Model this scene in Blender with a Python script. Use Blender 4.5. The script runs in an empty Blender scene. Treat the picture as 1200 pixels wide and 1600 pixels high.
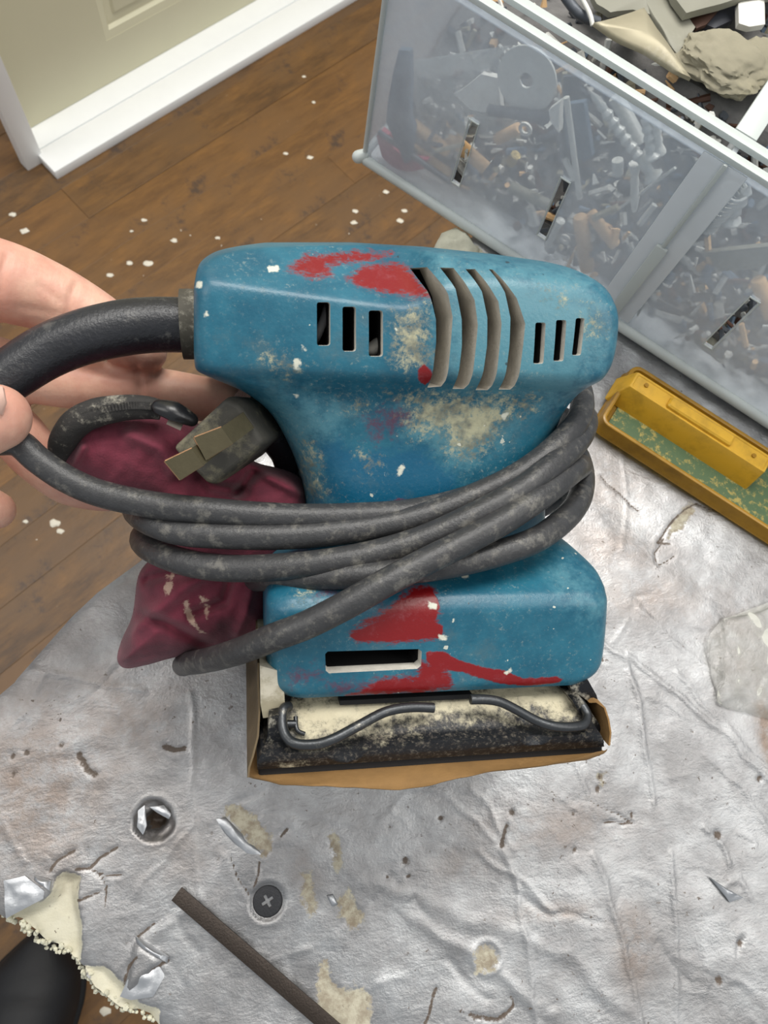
import bpy, bmesh, math, random
import numpy as np
from mathutils import Vector, Matrix, noise
R = random.Random(7)
S = bpy.context.scene
COL = S.collection
# ------------------------------------------------------------------ camera
F = 1150.0                      # focal length in pixels of the 1200x1600 frame
BZ = 0.800                      # height of the foil board's top above the floor
H = 0.347                       # camera height above the board
CAMP = Vector((0, 0, BZ + H))
_d = Vector(((450 - 600) / F, -(1150 - 800) / F, -1)).normalized()   # straight down, seen from the camera
_Z = -_d
_Y = (Vector((0, 1, 0)) - _Z * _Z.y).normalized()
_X = _Y.cross(_Z)
MC = Matrix((_X, _Y, _Z))       # camera axes -> world axes
cd = bpy.data.cameras.new('camera'); cam = bpy.data.objects.new('camera', cd); COL.objects.link(cam)
cam.matrix_world = Matrix.Translation(CAMP) @ MC.to_4x4()
cd.sensor_fit = 'VERTICAL'; cd.sensor_height = 36; cd.sensor_width = 27
cd.lens = F / 1600 * 36; cd.clip_start = 0.01; cd.clip_end = 50
cd.dof.use_dof = True; cd.dof.focus_distance = 0.26; cd.dof.aperture_fstop = cd.lens / 0.9
S.camera = cam
# ------------------------------------------------------------------ world, lights, exposure
S.view_settings.view_transform = 'Standard'; S.view_settings.look = 'None'
S.view_settings.gamma = 1; S.view_settings.use_curve_mapping = False
S.view_settings.exposure = 0.0
w = bpy.data.worlds.new('world'); S.world = w; w.use_nodes = True
w.node_tree.nodes['Background'].inputs[0].default_value = (0.90, 0.95, 1.0, 1)
w.node_tree.nodes['Background'].inputs[1].default_value = 0.50
def area(name, loc, target, sx, sy, power, col=(1, 0.97, 0.92)):
    l = bpy.data.lights.new(name, 'AREA'); l.shape = 'RECTANGLE'; l.size = sx; l.size_y = sy; l.energy = power; l.color = col
    o = bpy.data.objects.new(name, l); COL.objects.link(o); o.location = loc
    o.rotation_euler = (Vector(target) - Vector(loc)).to_track_quat('-Z', 'Y').to_euler()
area('ceiling_lamp_panel', (0.25, 1.0, 2.55), (0.2, 0.5, 0), 1.3, 0.7, 40)
area('ceiling_lamp_panel', (1.3, -0.2, 2.55), (0.9, 0, 0), 0.8, 1.4, 13)
area('ceiling_lamp_panel', (-1.5, 0.3, 2.55), (-1, 0.3, 0), 0.8, 1.4, 14)

def ray(px, py): return MC @ Vector(((px - 600) / F, -(py - 800) / F, -1))
def P(px, py, z):               # point of a horizontal plane
    r = ray(px, py); return CAMP + r * ((z - CAMP.z) / r.z)
def hit(px, py, p, n):
    r = ray(px, py); return CAMP + r * ((p - CAMP).dot(n) / r.dot(n))

# ------------------------------------------------------------------ material helpers
def lin(c): return tuple(((v / 255) / 12.92 if v <= 10 else (((v / 255) + 0.055) / 1.055) ** 2.4) for v in c) + (1,)
class NT:
    def __init__(s, name):
        s.m = bpy.data.materials.new(name); s.m.use_nodes = True; s.t = s.m.node_tree
        s.b = s.t.nodes['Principled BSDF']; s.out = s.t.nodes['Material Output']; s._c = None
    def n(s, ty, **k):
        nd = s.t.nodes.new(ty)
        for a, b in k.items(): setattr(nd, a, b)
        return nd
    def l(s, a, b): s.t.links.new(a, b)
    @property
    def co(s):
        if s._c is None: s._c = s.n('ShaderNodeTexCoord').outputs['Object']
        return s._c
    def stretch(s, sc):
        m = s.n('ShaderNodeMapping'); m.inputs['Scale'].default_value = sc; s.l(s.co, m.inputs[0]); return m.outputs[0]
    def noise(s, scale, detail=4, rough=0.6, vec=None, dist=0):
        nd = s.n('ShaderNodeTexNoise'); nd.inputs['Scale'].default_value = scale; nd.inputs['Detail'].default_value = detail
        nd.inputs['Roughness'].default_value = rough; nd.inputs['Distortion'].default_value = dist
        s.l(vec or s.co, nd.inputs['Vector']); return nd.outputs['Fac']
    def attr(s, name): return s.n('ShaderNodeAttribute', attribute_name=name).outputs['Fac']
    def math(s, op, a, b=None, c=None):
        nd = s.n('ShaderNodeMath', operation=op)
        for i, v in enumerate((a, b, c)):
            if v is None: continue
            if isinstance(v, (int, float)): nd.inputs[i].default_value = v
            else: s.l(v, nd.inputs[i])
        return nd.outputs[0]
    def ramp(s, v, lo, hi, a=0.0, b=1.0):
        nd = s.n('ShaderNodeMapRange', interpolation_type='SMOOTHSTEP')
        s.l(v, nd.inputs[0])
        for i, x in enumerate((lo, hi, a, b)): nd.inputs[i + 1].default_value = x
        return nd.outputs[0]
    def mix(s, f, a, b):
        nd = s.n('ShaderNodeMix', data_type='RGBA')
        if isinstance(f, (int, float)): nd.inputs[0].default_value = f
        else: s.l(f, nd.inputs[0])
        for i, v in ((6, a), (7, b)):
            if isinstance(v, tuple): nd.inputs[i].default_value = v
            else: s.l(v, nd.inputs[i])
        return nd.outputs[2]
    def bump(s, h, strength, dist=0.001):
        nd = s.n('ShaderNodeBump'); nd.inputs['Strength'].default_value = strength; nd.inputs['Distance'].default_value = dist
        s.l(h, nd.inputs['Height']); s.l(nd.outputs[0], s.b.inputs['Normal']); return nd
    def set(s, color=None, rough=None, metal=None, **k):
        for key, v in (('Base Color', color), ('Roughness', rough), ('Metallic', metal)):
            if v is None: continue
            if isinstance(v, (tuple, int, float)): s.b.inputs[key].default_value = v
            else: s.l(v, s.b.inputs[key])
        for key, v in k.items(): s.b.inputs[key].default_value = v
        return s.m
_cache = {}
def simple(name, c, rough=0.5, metal=0.0, var=0.15, scale=120, bump=0.15, dust=0.0, dustc=(205, 198, 180)):
    if name in _cache: return _cache[name]
    t = NT(name); base = lin(c); dark = tuple(v * (1 - var) for v in base[:3]) + (1,); lite = tuple(min(1, v * (1 + var)) for v in base[:3]) + (1,)
    n = t.noise(scale, 5); col = t.mix(n, dark, lite)
    if dust:
        d = t.ramp(t.noise(scale * 0.6, 8, 0.75), 0.62 - dust * 0.3, 0.75 - dust * 0.2, 0, min(1, dust * 1.6)); col = t.mix(d, col, lin(dustc))
    t.set(col, rough, metal); t.bump(t.noise(scale * 3, 4), bump, 0.0006)
    _cache[name] = t.m; return t.m

# ------------------------------------------------------------------ mesh helpers
class G:
    def __init__(s): s.v = []; s.f = []; s.m = []
    def add(s, v, f, mi=0):
        b = len(s.v); s.v += [Vector(x) for x in v]; s.f += [tuple(i + b for i in q) for q in f]; s.m += [mi] * len(f); return s
    def box(s, x0, x1, y0, y1, z0, z1, M=None, mi=0, bev=0.0):
        if bev > 0:
            bm = bmesh.new(); bmesh.ops.create_cube(bm, size=1)
            for v in bm.verts: v.co = Vector(((x0 + x1) / 2 + v.co.x * (x1 - x0), (y0 + y1) / 2 + v.co.y * (y1 - y0), (z0 + z1) / 2 + v.co.z * (z1 - z0)))
            bmesh.ops.bevel(bm, geom=bm.edges[:], offset=bev, segments=2, affect='EDGES', profile=0.5)
            bm.verts.index_update(); v = [q.co.copy() for q in bm.verts]; f = [[q.index for q in p.verts] for p in bm.faces]; bm.free()
        else:
            v = [Vector((x, y, z)) for z in (z0, z1) for y in (y0, y1) for x in (x0, x1)]
            f = [(0, 2, 3, 1), (4, 5, 7, 6), (0, 1, 5, 4), (2, 6, 7, 3), (0, 4, 6, 2), (1, 3, 7, 5)]
        if M is not None: v = [M @ q for q in v]
        return s.add(v, f, mi)
    def hexa(s, p, mi=0):       # 8 points: bottom ring of 4, top ring of 4
        return s.add(p, [(3, 2, 1, 0), (4, 5, 6, 7), (0, 1, 5, 4), (1, 2, 6, 5), (2, 3, 7, 6), (3, 0, 4, 7)], mi)
    def tube(s, pts, rad, n=14, mi=0, caps='flat', flat=1.0, up=None, sub=0):
        pts = [Vector(p) for p in pts]
        rad = [rad] * len(pts) if isinstance(rad, (int, float)) else list(rad)
        if sub: pts, rad = catmull(pts, rad, sub)
        if caps == 'round':
            for e in (0, 1):
                p, q, r = (pts[0], pts[1], rad[0]) if e == 0 else (pts[-1], pts[-2], rad[-1])
                d = (p - q).normalized(); ex = [(p + d * r * math.sin(a), r * math.cos(a)) for a in (0.4, 0.8, 1.15, 1.45)]
                for pp, rr in ex:
                    if e == 0: pts.insert(0, pp); rad.insert(0, rr)
                    else: pts.append(pp); rad.append(rr)
        t = (pts[1] - pts[0]).normalized()
        u = (up - t * up.dot(t)).normalized() if up else t.orthogonal().normalized()
        rings = []; fr = []
        for i, p in enumerate(pts):
            tn = (pts[min(i + 1, len(pts) - 1)] - pts[max(i - 1, 0)]).normalized()
            u = (u - tn * u.dot(tn)).normalized(); w_ = tn.cross(u); fr.append((p, u.copy(), w_, tn))
            rings.append([p + (u * math.cos(a) * flat + w_ * math.sin(a)) * rad[i] for a in (2 * math.pi * k / n for k in range(n))])
        v = [q for r_ in rings for q in r_]; f = []
        for i in range(len(rings) - 1):
            for k in range(n): a = i * n + k; b = i * n + (k + 1) % n; f.append((a, b, b + n, a + n))
        f.append(tuple(range(n - 1, -1, -1))); f.append(tuple(range(len(v) - n, len(v))))
        s.add(v, f, mi); return fr
    def prism(s, poly, z0, z1, M=None, mi=0):   # poly: list of (x, y)
        n = len(poly); v = [Vector((x, y, z0)) for x, y in poly] + [Vector((x, y, z1)) for x, y in poly]
        f = [tuple(range(n - 1, -1, -1)), tuple(range(n, 2 * n))] + [(i, (i + 1) % n, (i + 1) % n + n, i + n) for i in range(n)]
        if M is not None: v = [M @ q for q in v]
        return s.add(v, f, mi)
    def build(s, name, mats, parent=None, M=None, smooth=True, angle=40, world=True):
        """verts are world coordinates (world=True) or already in the object's own / parent's frame."""
        me = bpy.data.meshes.new(name); o = bpy.data.objects.new(name, me)
        if world:
            inv = WM[parent.name].inverted() if parent else (M.inverted() if M else None)
            vs = [inv @ v for v in s.v] if inv else s.v
        else: vs = s.v
        if parent is None and M is None:        # a thing of one mesh: put its origin at its base centre
            a = np.array([tuple(v) for v in vs]); lo = a.min(0); hi = a.max(0)
            c = Vector(((lo[0] + hi[0]) / 2, (lo[1] + hi[1]) / 2, lo[2])); vs = [v - c for v in vs]; M = Matrix.Translation(c)
        me.from_pydata([tuple(v) for v in vs], [], s.f); me.update()
        for m in (mats if isinstance(mats, (list, tuple)) else [mats]): me.materials.append(m)
        me.polygons.foreach_set('material_index', s.m)
        fixn(me)
        if smooth:
            me.polygons.foreach_set('use_smooth', [True] * len(me.polygons)); me.set_sharp_from_angle(angle=math.radians(angle))
        COL.objects.link(o)
        if parent: o.parent = parent; WM[o.name] = WM[parent.name]
        else: o.matrix_world = M; WM[o.name] = M.copy()
        return o
WM = {}
def fixn(me):
    bm = bmesh.new(); bm.from_mesh(me); bmesh.ops.recalc_face_normals(bm, faces=bm.faces); bm.to_mesh(me); bm.free()
def catmull(pts, rad, sub):
    op, orr = [], []
    n = len(pts)
    for i in range(n - 1):
        p0, p1, p2, p3 = pts[max(i - 1, 0)], pts[i], pts[i + 1], pts[min(i + 2, n - 1)]
        for k in range(sub):
            t = k / sub
            op.append(0.5 * ((2 * p1) + (p2 - p0) * t + (2 * p0 - 5 * p1 + 4 * p2 - p3) * t * t + (3 * p1 - p0 - 3 * p2 + p3) * t ** 3))
            orr.append(rad[i] * (1 - t) + rad[i + 1] * t)
    op.append(pts[-1]); orr.append(rad[-1]); return op, orr
def thing(name, label, cat, M=None, group=None, kind=None):
    o = bpy.data.objects.new(name, None); COL.objects.link(o); o.empty_display_size = 0.02
    M = M or Matrix(); o.matrix_world = M; WM[o.name] = M.copy(); tag(o, label, cat, group, kind); return o
def tag(o, label=None, cat=None, group=None, kind=None):
    if label: o['label'] = label
    if cat: o['category'] = cat
    if group: o['group'] = group
    if kind: o['kind'] = kind
    return o
def boolean(o, cutter, op='DIFFERENCE'):
    m = o.modifiers.new('b', 'BOOLEAN'); m.operation = op; m.solver = 'EXACT'; m.object = cutter
    bpy.context.view_layer.update()
    me = bpy.data.meshes.new_from_object(o.evaluated_get(bpy.context.evaluated_depsgraph_get()))
    o.modifiers.clear(); old = o.data; o.data = me; bpy.data.meshes.remove(old)
    cm = cutter.data; bpy.data.objects.remove(cutter); bpy.data.meshes.remove(cm)
def sdpoly(x, y, poly):         # signed distance, positive inside
    d = np.full(x.shape, 1e9); ins = np.zeros(x.shape, bool); n = len(poly)
    for i in range(n):
        ax, ay = poly[i]; bx, by = poly[(i + 1) % n]; ex, ey = bx - ax, by - ay
        t = np.clip(((x - ax) * ex + (y - ay) * ey) / (ex * ex + ey * ey + 1e-12), 0, 1)
        d = np.minimum(d, np.hypot(x - ax - t * ex, y - ay - t * ey))
        c = (ay > y) != (by > y); xi = ax + (y - ay) * ex / (ey if abs(ey) > 1e-12 else 1e-12); ins ^= c & (x < xi)
    return np.where(ins, d, -d)
def sdline(x, y, pl):
    d = np.full(x.shape, 1e9)
    for (ax, ay), (bx, by) in zip(pl[:-1], pl[1:]):
        ex, ey = bx - ax, by - ay; t = np.clip(((x - ax) * ex + (y - ay) * ey) / (ex * ex + ey * ey + 1e-12), 0, 1)
        d = np.minimum(d, np.hypot(x - ax - t * ex, y - ay - t * ey))
    return d
def setattr_pt(me, name, vals):
    a = me.attributes.new(name, 'FLOAT', 'POINT'); a.data.foreach_set('value', np.asarray(vals, dtype=np.float32))
def coords(me):
    a = np.empty(len(me.vertices) * 3, dtype=np.float32); me.vertices.foreach_get('co', a); return a.reshape(-1, 3)
def frame(o, x, y, z): return Matrix(((x.x, y.x, z.x, o.x), (x.y, y.y, z.y, o.y), (x.z, y.z, z.z, o.z), (0, 0, 0, 1)))

# ================================================================== THE ROOM
t = NT('worn brown floor wood')
inf = t.n('ShaderNodeObjectInfo').outputs['Random']
grain = t.noise(5, 8, 0.75, t.stretch((1, 5, 1))); blot = t.noise(5, 5, 0.65)
c = t.mix(t.ramp(grain, 0.32, 0.68), lin((62, 45, 29)), lin((126, 90, 47)))
c = t.mix(t.ramp(blot, 0.42, 0.62, 0, 0.85), c, lin((98, 74, 48)))
c = t.mix(t.math('MULTIPLY', inf, 0.35), c, lin((142, 98, 48)))
c = t.mix(t.ramp(t.noise(11, 8, 0.75), 0.55, 0.68, 0, 0.8), c, lin((62, 50, 44)))
c = t.mix(t.ramp(t.noise(60, 6, 0.75), 0.66, 0.74, 0, 0.55), c, lin((176, 158, 132)))
t.set(c, 0.42); t.bump(t.noise(70, 6, 0.7), 0.25, 0.002); M_floor = t.m
M_speck = simple('dried white paint', (222, 214, 196), 0.6)
M_under = simple('dark plank gap and screw recess shade', (38, 27, 18), 0.9)
a0 = P(90, 281, 0); a1 = P(556, 2, 0); ed = (a1 - a0).normalized(); nd_ = Vector((-ed.y, ed.x, 0))
if nd_.y < 0: nd_ = -nd_
floorM = frame(Vector((0, 0, 0)), ed, Vector((-ed.y, ed.x, 0)), Vector((0, 0, 1)))
g = G(); g.box(-1.6, 1.9, -1.3, 1.7, -0.03, -0.016, floorM)
floor = g.build('floor', M_under, M=floorM, smooth=False); tag(floor, kind='structure')
row = 0; v = -1.25
while v < 1.6:
    wd = 0.078; u = -1.55 + R.random() * 0.5
    while u < 1.85:
        L = R.uniform(0.7, 1.6); u1 = min(u + L, 1.88)
        g = G(); dz = R.uniform(-0.0006, 0.0006)
        g.box(-(u1 - u) / 2 + 0.0001, (u1 - u) / 2 - 0.0001, -wd / 2 + 0.0001, wd / 2 - 0.0001, -0.018, dz, bev=0.0004)
        o = g.build('floor_plank', M_floor, parent=floor, world=False, smooth=False); o.location = ((u + u1) / 2, v, 0)
        u = u1
    v += wd
g = G()
for i in range(130):
    x, y = R.uniform(-0.85, 0.8), R.uniform(-0.75, 0.95); r = R.choice((0.0008, 0.0012, 0.0016, 0.0022)) * R.uniform(.7, 1.2)
    n = 7; ph = R.random() * 6; el = R.uniform(.5, 1.6)
    ring = [Vector((x + math.cos(a) * r * el * R.uniform(.7, 1.2), y + math.sin(a) * r * R.uniform(.7, 1.2), 0.0004)) for a in (ph + k * 2 * math.pi / n for k in range(n))]
    top = [q * 0.6 + Vector((x, y, 0)) * 0.4 + Vector((0, 0, r * 0.35)) for q in ring]
    for q in top: q.z = 0.0006 + r * 0.3
    g.add(ring + top, [(k, (k + 1) % n, (k + 1) % n + n, k + n) for k in range(n)] + [tuple(range(n, 2 * n)), tuple(range(n - 1, -1, -1))])
for (px, py, r) in ((231, 411, .008), (203, 411, .006), (172, 430, .006), (272, 376, .006), (38, 361, .008), (20, 335, .006), (225, 344, .005), (475, 120, .004), (484, 246, .006), (446, 240, .005), (555, 330, .006), (553, 348, .006), (632, 330, .006), (625, 345, .007), (603, 300, .006), (86, 818, .009), (94, 830, .006), (40, 815, .004), (165, 1580, .007), (340, 372, .005), (415, 383, .005), (490, 160, .004)):
    c_ = P(px, py, 0); n = 10
    ring = [Vector((c_.x + math.cos(a) * r * R.uniform(.75, 1.25), c_.y + math.sin(a) * r * R.uniform(.5, .9), 0.0004)) for a in (k * 2 * math.pi / n for k in range(n))]
    top = [c_ * 0.4 + q * 0.6 for q in ring]
    for q in top: q.z = r * 0.25
    g.add(ring + top, [(k, (k + 1) % n, (k + 1) % n + n, k + n) for k in range(n)] + [tuple(range(n, 2 * n)), tuple(range(n - 1, -1, -1))])
tag(g.build('paint_splatter', M_speck, parent=floor), 'white paint drips dried on the floor', kind='stuff')

M_white = simple('white trim paint', (242, 243, 241), 0.42, var=0.03, scale=30, bump=0.15)
M_cream = simple('cream door paint', (206, 201, 172), 0.5, var=0.04, scale=12, bump=0.08)
M_gapstrip = simple('yellow-brown strip', (150, 124, 76), 0.7)
doorM = frame(a0, ed, nd_, Vector((0, 0, 1)))
# sill: two boards
wsill = (P(47, 229, 0) - a0).dot(nd_)
g = G(); g.box(0, 1.9, 0, wsill * 0.62, 0, 0.019, doorM, bev=0.0015)
s1 = tag(g.build('trim_1', M_white, M=doorM, angle=30), 'white painted sill board running along the foot of the cream door', kind='structure')
g = G(); g.box(-0.005, 1.9, wsill * 0.62 + 0.0005, wsill * 1.5, 0, 0.021, doorM, bev=0.0015)
g.build('back_board', M_white, parent=s1, angle=30)
# door leaf with a recessed panel
door = tag(bpy.data.objects.new('door_1', None), 'cream painted panel door above the white sill', kind='structure'); COL.objects.link(door)
yb = wsill * 1.13
xl_ = (hit(50, 220, a0 + nd_ * yb, nd_) - a0).dot(ed)
pc = hit(166, 64, a0 + nd_ * yb, nd_) - a0; px_, pz_ = pc.dot(ed), pc.z
dM = doorM @ Matrix.Translation((xl_, yb, 0)); door.matrix_world = dM; WM[door.name] = dM
DW, DH = 0.95, 2.0; sx_, sz_ = px_ - xl_, pz_
for nm, b in (('stile', (0, sx_, 0, 0.035, 0.022, DH)), ('stile', (DW - sx_, DW, 0, 0.035, 0.022, DH)), ('rail', (sx_, DW - sx_, 0, 0.035, 0.022, sz_)), ('rail', (sx_, DW - sx_, 0, 0.035, 0.95, 1.1)), ('rail', (sx_, DW - sx_, 0, 0.035, DH - 0.12, DH))):
    g = G(); g.box(*b[:2], *b[2:4], *b[4:]); g.build(nm, M_cream, parent=door, world=False, angle=30)
for z0, z1 in ((sz_, 0.95), (1.1, DH - 0.12)):
    g = G(); x0, x1 = sx_, DW - sx_
    lv = [(0, 0.0005), (0.012, 0.004), (0.016, 0.010), (0.03, 0.012), (0.034, 0.008), (0.05, 0.006)]
    vs = []
    for ins, dp in lv: vs += [Vector((x0 + ins, dp, z0 + ins)), Vector((x1 - ins, dp, z0 + ins)), Vector((x1 - ins, dp, z1 - ins)), Vector((x0 + ins, dp, z1 - ins))]
    fs = [(4 * i + k, 4 * i + (k + 1) % 4, 4 * i + 4 + (k + 1) % 4, 4 * i + 4 + k) for i in range(len(lv) - 1) for k in range(4)] + [tuple(range(4 * len(lv) - 4, 4 * len(lv)))]
    g.add(vs, fs); g.build('door_panel', M_cream, parent=door, world=False, angle=25)
g = G(); g.box(-0.026, -0.0005, 0.012, 0.03, 0, DH); tag(g.build('edge_strip', M_gapstrip, parent=door, world=False), 'yellow-brown strip in the gap beside the door')  # yellow-brown strip filling the gap between door and post
# white post left of the door
pA = P(45, 267, 0)
lx = (pA - a0).dot(ed); ly = (pA - a0).dot(nd_)
g = G(); g.box(lx - 0.001, lx + 0.034, ly, ly + 0.022, 0, 2.05, doorM, bev=0.001)
post = tag(g.build('trim_2', M_white, M=doorM @ Matrix.Translation((lx, ly, 0)), angle=30), 'white door casing post left of the cream door', kind='structure')

# ================================================================== TABLE UNDER THE BOARD (hidden support)
BT = 0.026
def pb(px, py): p = P(px, py, BZ); return (p.x, p.y)
cen = P(760, 1150, BZ)
g0 = thing('work_table', 'wooden work table hidden beneath the foil board', 'table', Matrix.Translation((cen.x, cen.y, 0)))
M_tbl = simple('table wood', (120, 92, 60), 0.7)
g = G(); g.box(-0.15, 0.20, -0.09, 0.16, BZ - BT - 0.019, BZ - BT - 0.0005, bev=0.001); g.build('tabletop', M_tbl, parent=g0, world=False)
for sx in (-0.12, 0.17):
    for sy in (-0.06, 0.13):
        g = G(); g.box(sx - .02, sx + .02, sy - .02, sy + .02, 0.001, BZ - BT - 0.0195, bev=0.002); g.build('leg', M_tbl, parent=g0, world=False)

# ================================================================== FOIL BOARD
outline = [(-213, 1285), (0, 1083), (20, 1066), (24, 1060), (110, 962), (150, 925), (240, 858), (420, 690), (560, 540), (672, 398), (690, 370), (712, 362), (735, 372), (800, 300), (980, 80), (1500, 500), (1750, 900), (1650, 1750), (900, 2000), (300, 1660), (250, 1606), (240, 1598), (230, 1590), (214, 1584), (200, 1583), (186, 1577), (172, 1566), (158, 1556), (146, 1545), (140, 1533), (133, 1527), (131, 1514), (122, 1503), (110, 1500), (100, 1492), (88, 1486), (78, 1482), (66, 1481), (56, 1472), (45, 1460), (34, 1450), (22, 1439), (10, 1440), (4, 1434), (-60, 1392)]
OW = [pb(*p) for p in outline]
stp = 0.00105
xs = np.arange(-0.26, 0.36, stp); ys = np.arange(-0.30, 0.36, stp)
# keep the grid around what the lens can see
cx = [pb(*p) for p in ((-60, -60), (1260, -60), (1260, 1660), (-60, 1660))]
xs = np.arange(min(p[0] for p in OW[0:1] + cx), max(p[0] for p in cx) + .02, stp); ys = np.arange(min(p[1] for p in cx), max(p[1] for p in cx), stp)
gx, gy = np.meshgrid(xs, ys); nx, ny = len(xs), len(ys)
gx = gx.ravel(); gy = gy.ravel(); sd = sdpoly(gx, gy, OW)
near = (sd < 0) & (sd > -stp * 1.45)
for i in np.nonzero(near)[0]:   # snap the rim onto the outline
    best = None
    for k in range(len(OW)):
        ax, ay = OW[k]; bx, by = OW[(k + 1) % len(OW)]; ex, ey = bx - ax, by - ay
        tt = min(1, max(0, ((gx[i] - ax) * ex + (gy[i] - ay) * ey) / (ex * ex + ey * ey))); qx, qy = ax + tt * ex, ay + tt * ey; dd = (gx[i] - qx) ** 2 + (gy[i] - qy) ** 2
        if best is None or dd < best[0]: best = (dd, qx, qy)
    gx[i], gy[i] = best[1], best[2]
ok = (sd >= 0) | near
idx = np.arange(nx * ny).reshape(ny, nx)
q = np.stack([idx[:-1, :-1], idx[:-1, 1:], idx[1:, 1:], idx[1:, :-1]], -1).reshape(-1, 4)
q = q[ok[q].all(1)]
used = np.zeros(nx * ny, bool); used[q.ravel()] = True; remap = np.cumsum(used) - 1
X = gx[used]; Y = gy[used]; SDO = np.maximum(sd[used], 0); q = remap[q]
Z = np.zeros(len(X))
def vnoise(x, y, sc, seed=0):   # cheap value noise
    rs = np.random.RandomState(seed); tab = rs.rand(256, 256)
    u = x * sc + 100; v = y * sc + 100; iu = np.floor(u).astype(int); iv = np.floor(v).astype(int); fu = u - iu; fv = v - iv
    fu = fu * fu * (3 - 2 * fu); fv = fv * fv * (3 - 2 * fv); T = lambda a, b: tab[a & 255, b & 255]
    return (T(iu, iv) * (1 - fu) + T(iu + 1, iv) * fu) * (1 - fv) + (T(iu, iv + 1) * (1 - fu) + T(iu + 1, iv + 1) * fu) * fv
Z += (vnoise(X, Y, 18, 1) - .5) * 0.0026 + (vnoise(X, Y, 60, 2) - .5) * 0.0007 + (vnoise(X, Y, 150, 3) - .5) * 0.00026
wx = X + (vnoise(X, Y, 90, 4) - .5) * 0.004; wy = Y + (vnoise(X, Y, 90, 5) - .5) * 0.004
def crease(pl, amp, wid, warp=True):
    global Z
    d = sdline(wx if warp else X, wy if warp else Y, [pb(*p) for p in pl]); Z += .75 * amp * np.exp(-(d / (wid * 1.15)) ** 2)
mm = 0.001
for pl, a, wd in (([(297, 1090), (300, 1180), (305, 1280), (312, 1400)], .7, .9), ([(300, 1290), (215, 1400)], .45, .7), ([(50, 1040), (130, 1062), (220, 1080)], .5, 1),
    ([(785, 1320), (810, 1420), (830, 1530), (842, 1640)], .8, .9), ([(930, 1340), (955, 1420), (985, 1500), (1005, 1620)], .8, .9), ([(1045, 1330), (1050, 1400), (1060, 1500), (1062, 1620)], .7, .9),
    ([(620, 1225), (700, 1240), (775, 1310)], .5, 1), ([(750, 1330), (800, 1370), (860, 1420)], .7, 1), ([(800, 1400), (860, 1424), (940, 1440)], -.5, 1), ([(935, 1000), (980, 1030), (1000, 1090), (1010, 1150), (1020, 1260)], .8, 1),
    ([(985, 1030), (1100, 1120), (1200, 1220), (1300, 1300)], .8, 1.1), ([(1060, 1050), (1140, 1150), (1230, 1230)], .6, 1), ([(900, 1190), (930, 1260)], .6, .7), ([(975, 700), (980, 780), (972, 860)], .3, .8),
    ([(640, 1440), (760, 1500), (860, 1590)], .8, 2.2), ([(560, 1380), (700, 1420), (900, 1500), (1000, 1600)], .7, 3), ([(700, 1500), (760, 1560)], -.6, 1.5), ([(740, 1230), (800, 1320)], .5, .8), ([(880, 1240), (905, 1270)], .5, .7),
    ([(1100, 1290), (1145, 1350)], .9, .8), ([(1130, 1390), (1160, 1370), (1175, 1410)], .7, .9), ([(1160, 1470), (1155, 1490)], -.9, 1), ([(170, 1530), (260, 1440), (300, 1400)], .4, 2), ([(350, 1350), (330, 1420)], .6, 2), ([(450, 1500), (470, 1600)], -.4, 1.5),
    ([(1000, 950), (1060, 1010), (1120, 1060)], .5, 1), ([(1100, 1180), (1160, 1230), (1200, 1300)], .5, 1), ([(920, 800), (1000, 880), (1100, 960)], 1.2, 7), ([(40, 1180), (160, 1150)], .5, 4), ([(100, 1260), (200, 1350)], -1.2, 12)):
    crease(pl, a * mm, wd * mm)
rr = random.Random(3)
for i in range(75):
    px, py = rr.uniform(-20, 1230), rr.uniform(880, 1640); an = rr.choice((0.8, 1.2, 1.9, -0.5, 0.4)) + rr.uniform(-.3, .3); L = rr.uniform(20, 90)
    crease([(px, py), (px + math.cos(an) * L * .5 + rr.uniform(-8, 8), py + math.sin(an) * L * .5), (px + math.cos(an) * L, py + math.sin(an) * L)], rr.choice((-1, 1, 1)) * rr.uniform(.2, .5) * mm, rr.uniform(.6, 1.3) * mm)
foamP = [[(82, 1375), (95, 1366), (125, 1372), (120, 1400), (130, 1442), (131, 1480), (124, 1510), (100, 1510), (72, 1500), (45, 1480), (0, 1450), (22, 1430), (70, 1402), (80, 1390)],
         [(162, 1512), (192, 1548), (215, 1566), (246, 1573), (250, 1620), (187, 1600), (150, 1560), (126, 1512)],
         [(358, 1262), (372, 1258), (400, 1275), (425, 1305), (424, 1325), (414, 1340), (398, 1322), (372, 1295), (356, 1278)],
         [(494, 1512), (510, 1505), (520, 1530), (560, 1540), (580, 1560), (588, 1640), (510, 1640), (494, 1560)],
         [(470, 1352), (482, 1356), (490, 1385), (496, 1425), (484, 1428), (476, 1400)], [(508, 1305), (522, 1296), (530, 1320), (540, 1355), (530, 1366), (522, 1345)],
         [(525, 1408), (545, 1392), (560, 1420), (572, 1430), (560, 1450), (548, 1455), (528, 1432)], [(1062, 800), (1080, 785), (1085, 805), (1062, 830), (1040, 842), (1048, 820)], [(742, 1488), (760, 1478), (775, 1490), (768, 1512), (750, 1515)],
         [(672, 398), (690, 368), (712, 360), (735, 372), (760, 400), (700, 440)], [(938, 1213), (946, 1211), (944, 1228), (936, 1224)]]
SC = H / F                      # metres per pixel on the board, roughly
foam = np.full(len(X), -1.0)
for k, pl in enumerate(foamP):
    s_ = sdpoly(wx, wy, [pb(*p) for p in pl]); foam = np.maximum(foam, s_ / ((7 if k < 2 else 17) * SC))
    dep = (0.007, 0.005, 0.0012, 0.001, 0.0006, 0.0005, 0.0007, 0.0005, 0.0003, 0.003, .0003)[k]
    Z -= dep * np.clip(s_ / (14 * SC), 0, 1) ** .7
foam = np.clip(foam, -1, 1)
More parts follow.
